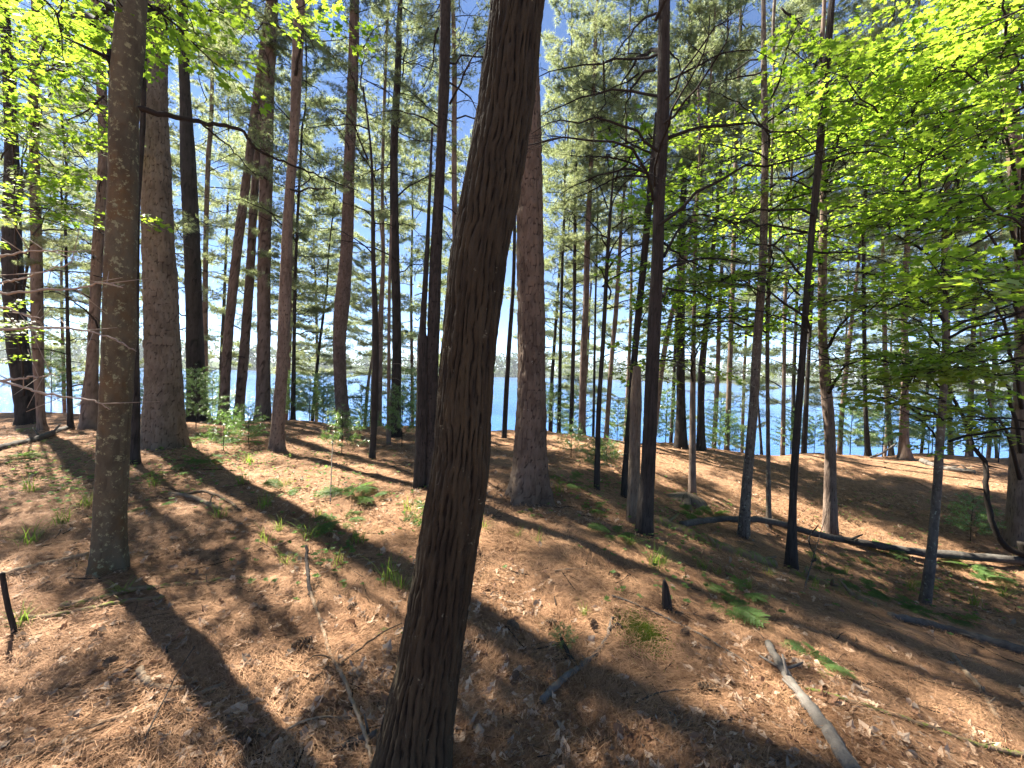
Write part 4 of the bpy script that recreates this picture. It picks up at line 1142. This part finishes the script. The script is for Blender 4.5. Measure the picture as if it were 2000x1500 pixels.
lying('forked_stick', 'wiry forked dead stem leaning up beside the dark smooth trunk', 'dead stem', [(1570, 1158, 0), (1588, 1110, .17), (1605, 1070, .34), (1622, 1030, .52)], 'twig_dark', 0.008, 0.003, 7, 0.0,
      forks=(([(1603, 1128, .02), (1592, 1106, .1), (1578, 1082, .2), (1596, 1064, .3)], 0.013, 0.008),))
lying('seedling_stem', 'bare thin dead seedling stem on the open slope before the green ferns', 'dead stem', [(645, 985, 0), (647, 940, .2), (650, 892, .42)], 'twig_dark', 0.008, 0.004, 6, 0.0, snags=5)

# small black stump
p = hit(1303, 1192)
C = np.array([[0, 0, -0.06], [0, 0, 0.02], [-0.006, 0, 0.08], [-0.014, 0.0, 0.14], [-0.02, 0, 0.185], [-0.028, 0, 0.215]])
C = smooth_line(np.column_stack([C, [0.034, 0.031, 0.028, 0.026, 0.021, 0.012]]), 26)
st = link('stump', trunk_mesh('stump', C[:, :3], C[:, 3] * 0.85, M['bark_dark'], 'furrow', 3, 2, 0.15), None, p)
tag(st, 'small black pointed stump standing alone in the shaded slope', 'stump')
# crumbling stump remains beyond the rotten log
p = hit(1333, 975)
C = smooth_line(np.array([[0, 0, -0.2, 0.2], [0, 0, -0.02, 0.19], [0.02, 0, 0.05, 0.15], [0.04, 0, 0.1, 0.07], [0.05, 0, 0.12, 0.02]]), 24)
st = link('rotten_stump', trunk_mesh('rotten_stump', C[:, :3], C[:, 3], M['dead_wood'], 'furrow', 9, 2, 0.5), None, p)
tag(st, 'low pale rotted stump remnant in sun behind the tall black pine', 'stump')

# ------------------------------------------------------------------ seedlings of pine
def seedling_meshes(h, seed):
    rg = np.random.default_rng(seed)
    stem, fol = MB(), MB()
    tube(stem, np.array([[0, 0, -0.05], [0.01, 0, h * 0.4], [0.0, 0.01, h * 0.8], [0.01, 0, h]]), np.array([0.009, 0.007, 0.005, 0.002]) * (0.5 + h * 0.6), 6)
    Cs, Ds = [], []
    nw = max(4, int(h / 0.13))
    for w_ in range(nw):
        z = h * (0.2 + 0.75 * w_ / nw)
        for k in range(5):
            a = k * 1.257 + w_ * 0.6 + rg.uniform(-0.3, 0.3)
            ln = (h * 0.42 * (1 - 0.75 * w_ / nw) + 0.06) * rg.uniform(0.7, 1.2)
            d = np.array([math.cos(a), math.sin(a), rg.uniform(0.1, 0.5)])
            q = np.linspace(0, 1, 5)[:, None]
            P = np.array([0, 0, z]) + d * ln * q
            tube(stem, P, 0.003 * (1 - 0.6 * q[:, 0]), 3)
            for v_ in np.linspace(0.3, 1, max(3, int(ln / 0.05))):
                Cs.append(P[0] + d * ln * v_ + rg.normal(0, 0.012, 3))
                Ds.append(d / np.linalg.norm(d) + rg.normal(0, 0.3, 3))
    Cs.append(np.array([0.01, 0, h]))
    Ds.append(np.array([0, 0, 1.0]))
    Ds = np.array(Ds)
    needle_tufts(fol, np.array(Cs), Ds / np.linalg.norm(Ds, axis=1)[:, None], 18, 0.095, 0.0065, rg, 0)
    return stem.mesh('seedling_stem', [M['twig_dark']]), fol.mesh('seedling_needles', [M['seedling']])
M['seedling'] = leaf_mat('seedling_needle', (0.07, 0.15, 0.04), (0.12, 0.2, 0.06), 0.45, ((0.16, 0.32, 0.06), (0.28, 0.4, 0.09)), 0.08, 0.4)
SEED = [seedling_meshes(h, 40 + i) for i, h in enumerate((0.5, 0.9, 1.5, 2.2))]
def seedling(px, py, var, label, sc=1.0, D=None):
    p = hit(px, py) if D is None else None
    if p is None:
        p = at(px, py, D or 10.8)
        p[2] = float(terrain(p[0], p[1]))
    r = empty('pine_seedling', p, label, 'seedling', 'pine seedlings on the needle floor')
    a = link('stem', SEED[var][0], r)
    b = link('needles', SEED[var][1], r)
    b['kind'] = 'stuff'
    rz = hash_str(label) % 628 / 100
    for o in (a, b):
        o.rotation_euler = (0, 0, rz)
        o.scale = (sc, sc, sc)
for a in ((785, 872, 2, 'bushy bright pine seedling at the foot of the dark straight pine', 0.8), (800, 850, 3, 'tall feathery pine seedling between the dark straight pine and the black snag', 0.75, 10.6),
          (383, 838, 3, 'deep green pine seedling in front of the blackish pine foot', 0.62), (667, 890, 1, 'stick-like seedling with a small green top below the kinked red pine', 0.9), (703, 852, 2, 'spreading low seedling beside the kinked red pine', 0.45),
          (1115, 893, 1, 'stiff little seedling on the bank past the big reddish pine', 0.8), (1165, 925, 1, 'blue-green seedling by the spindly black pole', 0.75), (1185, 905, 0, 'smallest seedling on the bank near the spindly black pole', 1.0),
          (455, 832, 1, 'sunlit yellow-green seedling below the tilted rosy pair', 0.55), (485, 870, 2, 'dusky wide seedling on the green slope before the purplish pine', 0.5), (436, 880, 1, 'thin-stemmed seedling on the green slope before the thick plated pine', 0.8), (605, 800, 2, 'pale-green bush seedling beyond the crest and the slim bending pine', 1.0, 11.6),
          (565, 800, 2, 'shadowy seedling beyond the crest next to the narrow dark conifer', 0.9, 11.8), (640, 800, 3, 'light sprawling seedling behind the kinked red pine', 0.7, 12.4), (835, 1045, 0, 'fern-like dark seedling tucked behind the leaning trunk', 0.7), (1100, 1265, 0, 'tiny green seedling sprouting beside the forked branch', 0.28),
          (1420, 880, 2, 'sparse seedling at the crest before open water', 0.8, 11.2), (1590, 880, 2, 'low seedling at the crest behind the dark smooth trunk', 0.8, 11.6), (1820, 890, 3, 'wide green seedling at the crest beside the lichen-flecked trunk', 0.8, 11.4), (1950, 905, 2, 'bright seedling where the sunny path meets the crest', 0.9, 10.6),
          (1280, 870, 1, 'small seedling peeking between the snag and the black pine', 0.8, 11.0), (285, 805, 2, 'dim seedling between the maple and thick plated pine', 0.7, 10.6), (1895, 1060, 2, 'soft dark-green seedling spreading over the shaded log', 0.55)):
    seedling(a[0], a[1], a[2], a[3], a[4], a[5] if len(a) > 5 else None)

for a in ((570, 11.7, 3, 'leafy young pine past the crest behind the slim bending pine', 0.9), (630, 12.0, 3, 'wide young pine past the crest in the gap before the kinked red pine', 0.95), (705, 12.2, 3, 'young pine against the water clear of trunks, past the kinked red pine', 0.8), (850, 11.6, 3, 'young pine past the crest behind the tall dark pine', 1.1),
          (1078, 11.8, 3, 'young pine past the crest tight beside the big reddish pine', 0.85), (1118, 12.4, 3, 'young pine past the crest under the thinnest dark pines', 0.95), (1205, 11.9, 3, 'young pine past the crest by the warm brown tilted pine', 0.8), (1300, 11.6, 3, 'young pine past the crest by the slanted brown stem', 1.0),
          (1405, 11.9, 3, 'young pine past the crest beside the squat dark leaning trunk', 1.1), (1545, 12.2, 3, 'young pine past the crest beside the rough slim pine', 0.9), (1662, 12.0, 3, 'young pine past the crest by the tilted slim brown pine', 1.1), (1725, 12.3, 3, 'young pine past the crest by the pale sunlit trunk', 1.0),
          (1815, 12.0, 3, 'young pine past the crest next to the bleached log', 1.15), (1920, 11.8, 3, 'young pine past the crest by the leaning young stem', 1.1), (100, 12.0, 3, 'young pine past the crest in the shaded gap', 1.1), (415, 12.5, 3, 'young pine past the crest below the hazy pine', 0.9), (245, 11.8, 3, 'young pine past the crest behind the mossy maple', 1.0)):
    seedling(a[0], 860, a[2], a[3], a[4] * 0.8, a[1])

# ------------------------------------------------------------------ ferns
def frond_mesh(L, seed):
    rg = np.random.default_rng(seed)
    mb = MB()
    n = 15
    s = np.linspace(0, 1, n)
    ax = np.stack([L * s, np.zeros(n), L * (0.75 * s - 0.62 * s ** 2)], 1)
    tube(mb, ax, 0.0035 * (1 - 0.8 * s), 3)
    for k in range(4, n):
        for sd in (-1, 1):
            ln = L * 0.42 * math.sin(math.pi * (0.12 + 0.86 * (1 - s[k]))) * (1.15 - 0.4 * (1 - s[k])) * rg.uniform(0.85, 1.1)
            a = sd * R(68 - 25 * s[k])
            d = np.array([math.cos(a), math.sin(a), -0.12 + rg.normal(0, 0.08)])
            m = max(3, int(ln / 0.022))
            for e in range(m):
                v_ = (e + 0.6) / m
                c = ax[k] + d * ln * v_
                for s2 in (-1, 1):
                    b = a + s2 * R(55)
                    d2 = np.array([math.cos(b), math.sin(b), rg.normal(0, 0.12)])
                    l2 = ln * 0.26 * (1.05 - v_) + 0.008
                    w2 = ln / m * 0.42
                    V = [c - d * w2, c + d2 * l2 * 0.6 - d * w2 * 0.9, c + d2 * l2, c + d2 * l2 * 0.55 + d * w2 * 0.9, c + d * w2]
                    mb.add(V, [(0, 1, 4), (1, 3, 4), (1, 2, 3)], tint=float(np.clip(rg.normal(0.5, 0.15), 0, 1)), smooth=False)
    return mb.mesh('frond', [M['fern']])
FROND = [frond_mesh(L, 60 + i) for i, L in enumerate((0.26, 0.36, 0.46))]
frng = np.random.default_rng(4)
def fern(px, py, n, var, label, sc=1.0):
    sc *= 0.72
    p = hit(px, py)
    r = empty('fern', p, label, 'fern', 'ferns on the needle floor')
    for k in range(n):
        o = link('frond', FROND[(var + k) % 3], r)
        o.rotation_euler = (frng.normal(0, 0.2), frng.normal(0, 0.15), k * 6.283 / n + frng.uniform(-0.5, 0.5))
        o.scale = [sc * frng.uniform(0.8, 1.15)] * 3
for a in ((690, 965, 7, 1, 'largest green fern clump on the open slope behind the leaning trunk', 1.15), (725, 975, 5, 0, 'low fern beside the largest clump, nearer the leaning trunk', 0.9), (668, 1022, 6, 1, 'dense feathery fern just below the largest clump', 0.95),
          (560, 962, 4, 0, 'shaded fern at the side of the largest clump', 0.8), (345, 927, 3, 0, 'sunlit pale fern near the two-branched log', 0.9), (398, 862, 5, 2, 'wide flat fern by the foot of the thick plated pine', 1.2), (310, 992, 3, 0, 'small fern behind the mossy maple foot', 0.8),
          (480, 865, 6, 1, 'mid-green fern below the purplish pine', 1.1), (390, 905, 5, 1, 'green fern patch at the edge of the thick pine shade', 1.0), (1440, 1165, 5, 0, 'fresh fern below the scaly leaning pine, facing the mossy log', 0.8), (1420, 1190, 6, 0, 'shaded fern just under the fresh one', 0.75),
          (1590, 1300, 6, 0, 'star-shaped fern beside the thick weathered grey bough', 0.62), (1670, 1092, 5, 0, 'bright yellow fern under the dark fallen trunk', 0.9), (1745, 1185, 8, 1, 'broad fern clump at the foot of the lichen-flecked trunk', 1.0), (1700, 1165, 6, 0, 'fern overlapping the end of the mossy log', 0.9),
          (1848, 1155, 4, 0, 'lone yellow-green fern past the lichen-flecked trunk', 0.9), (1870, 1215, 7, 1, 'fern leaning over the straight black log', 0.9), (1605, 1118, 6, 0, 'low dark fern by the wiry forked stem', 0.8), (1395, 1010, 7, 1, 'lit fern patch behind the dark fallen trunk', 1.0), (1350, 1003, 6, 1, 'lit fern beside the low rotted stump', 0.9),
          (1205, 1050, 5, 0, 'flat fern at the foot of the tall black pine', 0.75), (1110, 945, 5, 0, 'fern in the dark of the bank beside the big reddish pine', 1.0), (1165, 1000, 5, 0, 'green fern on the bank below the spindly pole', 0.8), (1040, 1005, 4, 0, 'little fern at the lichened foot of the big reddish pine', 0.6), (60, 842, 5, 1, 'pale fern catching light at the very dark trunk', 0.9),
          (1940, 1130, 6, 1, 'fern clump beyond the straight black log by the broad trunk', 1.1), (1730, 1070, 6, 1, 'dim fern behind the dark fallen trunk near the bank', 1.0), (30, 900, 6, 1, 'dim fern in the shade below the decayed dark log', 1.0), (1890, 1110, 5, 0, 'sunlit fern between the fallen trunk and the black log', 0.9), (770, 1230, 2, 0, 'brownish little fern near the crooked tan stick', 0.4)):
    fern(*a)

# ------------------------------------------------------------------ grass tufts
def tuft_mesh(seed, n=26, h=0.2):
    rg = np.random.default_rng(seed)
    mb = MB()
    for k in range(n):
        a = rg.uniform(0, 6.283)
        b0 = np.array([rg.normal(0, 0.03), rg.normal(0, 0.03), -0.01])
        ln = h * rg.uniform(0.6, 1.4)
        q = np.linspace(0, 1, 5)
        bend = rg.uniform(0.3, 1.0)
        P = b0 + np.stack([np.cos(a) * ln * bend * q ** 1.6, np.sin(a) * ln * bend * q ** 1.6, ln * (q - 0.45 * bend * q ** 2.4)], 1)
        w = 0.0032 * (1 - 0.85 * q)[:, None] * np.array([-math.sin(a), math.cos(a), 0])
        V = np.stack([P - w, P + w], 1).reshape(-1, 3)
        mb.add(V, None, [(2 * i, 2 * i + 1, 2 * i + 3, 2 * i + 2) for i in range(4)], tint=float(rg.random()))
    return mb.mesh('grass_tuft', [M['grass']])
TUFT = [tuft_mesh(70 + i, 20 + 6 * i) for i in range(4)]
for k, (px, py, sc, lab) in enumerate(((800, 1002, 1.1, 'bright arching grass tuft tight behind the leaning trunk'), (945, 1035, 0.8, 'sunny grass tuft hugging the lit side of the leaning trunk'), (518, 992, 1.0, 'glowing grass tuft by the pale two-branched log'), (605, 1052, 0.9, 'tall thin grass tuft on the open needles above the black stick end'),
        (760, 1138, 1.1, 'grass tuft in dappled shade beside the leaning trunk'), (785, 1150, 0.9, 'darker grass tuft touching the leaning trunk shade'), (1278, 1110, 1.1, 'full grass tuft in shade below the tall black pine'), (1295, 1105, 0.7, 'short grass blades next to the full shaded tuft'), (660, 1105, 0.8, 'thin grass blades above the crooked tan stick'),
        (560, 1105, 0.8, 'dull grass tuft beside the black stick end'), (120, 1025, 1.0, 'grass blades in the dark behind the mossy maple'), (60, 1062, 1.0, 'arched pale grass beside the mossy maple'), (185, 1110, 0.6, 'grass growing on the mossy maple foot'), (240, 1160, 0.6, 'single grass sprig over the upper mossy pole'), (40, 1225, 0.7, 'grass sprig by the broken stem at the edge'),
        (1370, 1112, 0.7, 'lit grass blades beside the crumbling rotten log'), (1400, 1122, 0.6, 'few grass blades lower down from the rotten log'), (1462, 1150, 0.7, 'arched grass beside the fresh fern'), (170, 990, 1.0, 'dark grass tuft against the shaded side of the mossy maple'), (485, 905, 1.0, 'soft grass tuft below the dusky seedling'),
        (1590, 1150, 0.7, 'spiky light grass near the wiry forked stem'), (1140, 1200, 0.5, 'faint grass blades in the needle shade'), (470, 945, 0.9, 'rust-tipped grass near the lit clearing'), (1960, 1165, 1.0, 'grass tuft in sun beyond the straight black log'), (1050, 1060, 0.7, 'olive grass tuft below the big reddish pine'), (545, 1040, 0.8, 'grass tuft in the bright bare clearing'))):
    o = link('grass_tuft', TUFT[k % 4], None, hit(px, py))
    o.scale = (sc, sc, sc)
    o.rotation_euler = (0, 0, k * 1.7)
    tag(o, lab, 'grass tuft', 'grass tufts in the needles')

for k, (px, py, sc, lab) in enumerate(((560, 950, 0.9, 'grass tuft at the edge of the largest fern clump'), (620, 1010, 0.8, 'grass tuft on the brown slope below the largest fern clump'), (430, 1010, 0.9, 'grass tuft just below the two-branched pale log'), (300, 950, 0.9, 'grass tuft in the gap between the mossy maple and the pale fern'),
        (1010, 1050, 0.6, 'small grass tuft under the lichened foot of the big reddish pine'), (1090, 960, 0.8, 'grass tuft on the bank beside the big reddish pine'), (1230, 1065, 0.7, 'grass tuft in front of the pale broken snag'), (1500, 1125, 0.8, 'grass tuft at the lower end of the rotten log'), (1650, 1120, 0.8, 'grass tuft beside the bright yellow fern'),
        (1780, 1150, 0.9, 'grass tuft before the lichen-flecked trunk foot'), (700, 1060, 0.9, 'grass tuft between the feathery fern and the leaning trunk'), (520, 1060, 0.8, 'grass tuft on the sunlit bare needles above the stick end'), (60, 960, 1.1, 'wide grass tuft in the dark ground cover'), (1900, 1180, 0.9, 'grass tuft behind the straight black log'))):
    o = link('grass_tuft', TUFT[(k + 1) % 4], None, hit(px, py))
    o.scale = (sc, sc, sc)
    o.rotation_euler = (0, 0, k * 2.3)
    tag(o, lab, 'grass tuft', 'grass tufts in the needles')

# ------------------------------------------------------------------ pine cones
mb = MB()
crng = np.random.default_rng(3)
tube(mb, np.array([[-0.045, 0, 0], [0, 0, 0], [0.045, 0, 0]]), np.array([0.008, 0.010, 0.004]), 6)
for k in range(60):
    u = k / 59
    a = k * 2.39996
    rad = 0.026 * math.sin(math.pi * (0.16 + 0.78 * u)) + 0.004
    c = np.array([-0.045 + 0.095 * u, 0, 0])
    d = np.array([0.25 + 0.5 * u, math.cos(a), math.sin(a)])
    d /= np.linalg.norm(d)
    s_ = np.array([0, -math.sin(a), math.cos(a)])
    e = c + d * rad
    mb.add([c - s_ * 0.003, c + s_ * 0.003, e + s_ * 0.009, e + d * 0.005, e - s_ * 0.009, e + np.array([0.006, 0, 0]) - d * 0.004], [(0, 1, 2), (0, 2, 4), (2, 3, 4), (2, 3, 5), (3, 4, 5)], tint=0.4, smooth=False)
cone_me = mb.mesh('pine_cone', [bark_mat('cone_scale', (0.05, 0.03, 0.02), (0.1, 0.065, 0.042), (0.2, 0.14, 0.09), zs=1, sc=60)])
_a = cone_me.attributes.new('crack', 'FLOAT', 'POINT')
_a.data.foreach_set('value', np.full(len(cone_me.vertices), 0.8, np.float32))
for k, (px, py, lab) in enumerate(((1075, 1220, 'dark pine cone in open shade above the forked branch'), (1003, 1228, 'pine cone nearest the lit side of the leaning trunk'), (1160, 1226, 'small round pine cone at the tip of the forked branch'), (1337, 1240, 'large open pine cone resting on the sloping dark branch'), (1385, 1352, 'pine cone with black hollow beside it, low on the shaded slope'),
        (1480, 1225, 'sunlit little pine cone above the thick grey bough'), (1005, 1332, 'pine cone by the mottled stick'), (592, 1262, 'half-buried pine cone beside the crooked tan stick'), (1198, 1127, 'reddish pine cone on the upper needle slope'), (215, 1300, 'spiky dark pine cone among sunlit leaves'), (690, 1190, 'pine cone in shadow by the leaning trunk'), (480, 1450, 'dark pine cone near the pale bowed twig'))):
    p = hit(px, py)
    o = link('pine_cone', cone_me, None, p + np.array([0, 0, 0.02]))
    s_ = 0.75 + 0.35 * ((k * 37) % 10) / 10
    o.scale = (s_, s_, s_)
    o.rotation_euler = (k * 1.1, 0.2 * math.sin(k * 3), k * 2.3)
    tag(o, lab, 'pine cone', 'fallen pine cones')

# moss cushion
p = hit(1255, 1238)
mb = MB()
mrng = np.random.default_rng(8)
q = mrng.normal(0, 1, (2600, 2)) * np.array([0.07, 0.10])
wx, wy = p[0] + q[:, 0], p[1] + q[:, 1]
hh = 0.03 * np.exp(-(q[:, 0] / 0.09) ** 2 - (q[:, 1] / 0.12) ** 2)
C = np.stack([q[:, 0], q[:, 1], terrain(wx, wy) - p[2] + hh], 1)
D_ = np.stack([mrng.normal(0, 0.5, len(C)), mrng.normal(0, 0.5, len(C)), np.ones(len(C))], 1)
needle_tufts(mb, C, D_ / np.linalg.norm(D_, axis=1)[:, None], 4, 0.014, 0.006, mrng, 0)
M['moss'] = leaf_mat('moss', (0.06, 0.09, 0.012), (0.13, 0.15, 0.02), 0.35, ((0.12, 0.2, 0.02), (0.25, 0.3, 0.03)), 0.03)
o = link('moss_cushion', mb.mesh('moss_cushion', [M['moss']]), None, p)
tag(o, 'yellow-green moss cushion on the shaded needles below the small black stump', 'moss')

# ------------------------------------------------------------------ fallen leaves
OAK = np.array([(0, 0), (0.05, 0.14), (0.17, 0.24), (0.12, 0.34), (0.27, 0.47), (0.19, 0.57), (0.28, 0.72), (0.15, 0.82), (0.0, 1.0)])
OAKO = np.vstack([OAK, OAK[-2:0:-1] * np.array([-1, 1])])
OVAL = np.array([(0, 0), (0.03, 0.1), (0.16, 0.2), (0.25, 0.38), (0.24, 0.56), (0.17, 0.74), (0.08, 0.88), (0.0, 1.0)])
OVALO = np.vstack([OVAL, OVAL[-2:0:-1] * np.array([-1, 1])])
def dry_leaf(mb, c, a, size, rg, shape, tilt=0.35):
    out = OAKO if shape == 0 else OVALO
    out = out * np.array([rg.uniform(0.7, 1.05), 1.0]) + rg.normal(0, 0.018, out.shape)
    pts = np.vstack([out, [[0, 0.3], [0, 0.65]]])
    k = len(out)
    pts = pts - np.array([0, 0.5])
    curl, fold = rg.uniform(-0.9, 1.7), rg.uniform(-0.2, 0.95)
    z = curl * pts[:, 1] ** 2 * 0.7 + fold * np.abs(pts[:, 0]) + rg.normal(0, 0.04, len(pts)) + rg.normal(0, 0.5) * pts[:, 0] * pts[:, 1]
    V = np.column_stack([pts[:, 0], pts[:, 1], z]) * size
    V = V @ (rotz(a) @ rotx(rg.normal(0, tilt)) @ roty(rg.normal(0, tilt))).T
    V[:, 2] -= np.percentile(V[:, 2], 12)
    tr = []
    for q in range(k):
        y = 0.5 * (out[q, 1] + out[(q + 1) % k, 1])
        tr.append((k if y < 0.48 else k + 1, q, (q + 1) % k))
    tr += [(k, k + 1, int(np.argmin(np.abs(out[:k // 2, 1] - 0.48))))]
    mb.add(V + c, tr, tint=float(rg.random()), smooth=False)

lrng = np.random.default_rng(99)
KINDS = (('dry_tan', 0, 'pale tan oak leaf lying dry on the brown needles'), ('dry_brown', 0, 'curled dark brown oak leaf on the brown needles'), ('dry_grey', 0, 'bleached grey oak leaf on the brown needles'),
         ('dry_tan', 1, 'pale tan oval leaf lying dry on the brown needles'), ('dry_grey', 1, 'bleached grey oval leaf on the brown needles'))
LM = []
for k, (mt, shp, lab) in enumerate(KINDS):
    row = []
    for j in range(4):
        mb = MB()
        dry_leaf(mb, np.zeros(3), 0, 0.105, lrng, shp, 0.3)
        row.append(mb.mesh('fallen_leaf', [M[mt]]))
    LM.append(row)
def leafy(x, y):
    """how thickly leaves lie"""
    return 0.08 + 0.92 * sstep(-0.05, 0.16, fbm(x * 1.3, y * 1.3, 41, 3)) + 0.3 * (x < -0.2)
spots = []
while len(spots) < 300:
    px, py = lrng.uniform(-20, 2020), lrng.uniform(1080, 1510)
    p = hit(px, py, 0.8, 6)
    if p is None or lrng.random() > leafy(p[0], p[1]) * (0.35 + 0.65 * (py - 1080) / 430):
        continue
    if any((p[0] - q[0]) ** 2 + (p[1] - q[1]) ** 2 < 0.0045 for q in spots):
        continue
    spots.append(p)
for p in spots:
    k = lrng.choice(5, p=[0.38, 0.17, 0.14, 0.2, 0.11])
    o = link('fallen_leaf', LM[k][lrng.integers(4)], None, p + np.array([0, 0, 0.010]))
    s_ = lrng.uniform(0.5, 1.15)
    o.scale = (s_, s_, s_)
    o.rotation_euler = (lrng.normal(0, 0.15), lrng.normal(0, 0.15), lrng.uniform(0, 6.28))
    tag(o, KINDS[k][2], 'fallen leaf', 'dry leaves strewn over the needle floor')
# the countless rest
mb = {m: MB() for m in ('dry_tan', 'dry_brown', 'dry_grey')}
cnt = 0
while cnt < 14000:
    y = 0.9 + 9.5 * lrng.random() ** 1.5
    x = lrng.uniform(-1.5, 1.5) * (y + 0.5)
    if lrng.random() > leafy(x, y):
        continue
    cnt += 1
    k = lrng.choice(3, p=[0.45, 0.35, 0.2])
    mt = ('dry_tan', 'dry_brown', 'dry_grey')[k]
    dry_leaf(mb[mt], np.array([x, y, float(terrain(x, y)) + 0.010]), lrng.uniform(0, 6.28), 0.02 + 0.075 * lrng.random() ** 1.6, lrng, int(lrng.random() < 0.35), 0.3)
for mt, m_ in mb.items():
    tag(link('leaf_litter', m_.mesh('leaf_litter', [M[mt]])), kind='stuff')

# needles
def needle_litter(n, ymin, ymax, pw, ln, w, seed):
    rg = np.random.default_rng(seed)
    y = ymin + (ymax - ymin) * rg.random(n) ** pw
    x = rg.uniform(-1.45, 1.45, n) * (y + 0.35)
    a = 6.283 * (fbm(x * 1.1, y * 1.1, 61, 2) * 1.6) + rg.normal(0, 0.75, n)
    L = ln * rg.uniform(0.6, 1.25, n)
    dx, dy = np.cos(a) * L * 0.5, np.sin(a) * L * 0.5
    lift = np.abs(rg.normal(0, 0.010, n)) + 0.004
    p0 = np.stack([x - dx, y - dy, terrain(x - dx, y - dy) + lift + rg.normal(0, 0.006, n)], 1)
    p1 = np.stack([x + dx, y + dy, terrain(x + dx, y + dy) + lift + np.abs(rg.normal(0, 0.012, n))], 1)
    pm = 0.5 * (p0 + p1)
    pm[:, 2] += rg.normal(0.004, 0.006, n)
    pm[:, 0] += -np.sin(a) * rg.normal(0, 0.006, n)
    pm[:, 1] += np.cos(a) * rg.normal(0, 0.006, n)
    S = np.stack([-np.sin(a), np.cos(a), np.zeros(n)], 1) * w * 0.5
    V = np.stack([p0, pm - S, pm + S, p1], 1).reshape(-1, 3)
    i = np.arange(n)[:, None] * 4
    F = np.concatenate([i + np.array([[0, 1, 2]]), i + np.array([[1, 3, 2]])])
    m_ = MB()
    clump = 0.5 + 0.9 * fbm(x * 2.5, y * 2.5, 71, 3)
    m_.add(V, F, tint=np.repeat(np.clip(clump + rg.normal(0, 0.22, n), 0, 1), 4), smooth=False)
    tag(link('needle_litter', m_.mesh('needle_litter', [M['brown_needle']])), kind='stuff')
needle_litter(170000, 0.9, 4.2, 1.15, 0.10, 0.0021, 1)
needle_litter(120000, 3.5, 9.5, 1.2, 0.11, 0.0042, 2)

# twigs too many to tell apart
mb = MB()
for k in range(1500):
    y = 1.0 + 8.5 * lrng.random() ** 1.4
    x = lrng.uniform(-1.4, 1.4) * (y + 0.4)
    a, L = lrng.uniform(0, 6.28), 0.05 + 0.45 * lrng.random() ** 2.2
    q = np.linspace(-0.5, 0.5, 5)
    P = np.stack([x + np.cos(a) * L * q, y + np.sin(a) * L * q + 0.03 * L * np.sin(q * 7 + k), 0 * q], 1)
    P[:, 2] = terrain(P[:, 0], P[:, 1]) + 0.008 + np.abs(lrng.normal(0, 0.006))
    tube(mb, P, 0.0012 + 0.004 * lrng.random() ** 2, 4, 0 if k % 3 else 1)
tag(link('twig_litter', mb.mesh('twig_litter', [M['twig_dark'], M['stick_tan']])), kind='stuff')
# low green cover in the shade
mb = MB()
for (cx, cy, rx, ry, n) in ((110, 930, 130, 60, 260), (420, 890, 110, 40, 150), (690, 930, 90, 60, 70), (1200, 940, 120, 40, 60), (1720, 1000, 160, 60, 120), (1880, 1150, 120, 60, 140), (640, 1080, 130, 60, 80), (1350, 1150, 120, 60, 50), (1700, 1120, 160, 50, 120), (1330, 1000, 110, 30, 80), (560, 900, 140, 50, 130), (1150, 960, 120, 40, 110), (1330, 1060, 120, 40, 70), (860, 950, 80, 60, 50), (330, 940, 140, 50, 120)):
    for k in range(n):
        p = hit(cx + rx * lrng.normal(0, 0.6), cy + ry * lrng.normal(0, 0.6))
        if p is None:
            continue
        m = 5
        a = lrng.uniform(0, 6.28, m)
        Xd = np.stack([np.cos(a), np.sin(a), lrng.uniform(0.1, 0.7, m)], 1)
        Xd /= np.linalg.norm(Xd, axis=1)[:, None]
        N = np.array([0, 0, 1.0]) - Xd * Xd[:, 2:3]
        N /= np.linalg.norm(N, axis=1)[:, None]
        add_leaves(mb, np.repeat(p[None] + [0, 0, lrng.uniform(0.02, 0.09)], m, 0), Xd, N, lrng.uniform(0.018, 0.04, m), lrng, 0)
tag(link('ground_cover', mb.mesh('ground_cover', [M['fern']])), kind='stuff')

# ------------------------------------------------------------------ air over the lake
mb = MB()
lo, hi_ = np.array([-3200, -130, -14.0]), np.array([3200, 2700, 34.0])
V = [(x, y, z) for x in (lo[0], hi_[0]) for y in (lo[1], hi_[1]) for z in (lo[2], hi_[2])]
mb.add(V, None, [(0, 1, 3, 2), (4, 6, 7, 5), (0, 4, 5, 1), (2, 3, 7, 6), (0, 2, 6, 4), (1, 5, 7, 3)], smooth=False)
hm = bpy.data.materials.new('haze')
hm.use_nodes = True
hm.node_tree.nodes.clear()
_pv = hm.node_tree.nodes.new('ShaderNodeVolumePrincipled')
_pv.inputs['Color'].default_value = (0.85, 0.92, 1.0, 1)
_pv.inputs['Density'].default_value = 0.00032
_ho = hm.node_tree.nodes.new('ShaderNodeOutputMaterial')
hm.node_tree.links.new(_pv.outputs[0], _ho.inputs['Volume'])
tag(link('haze', mb.mesh('haze', [hm])), kind='stuff')
SC.cycles.volume_bounces = 0
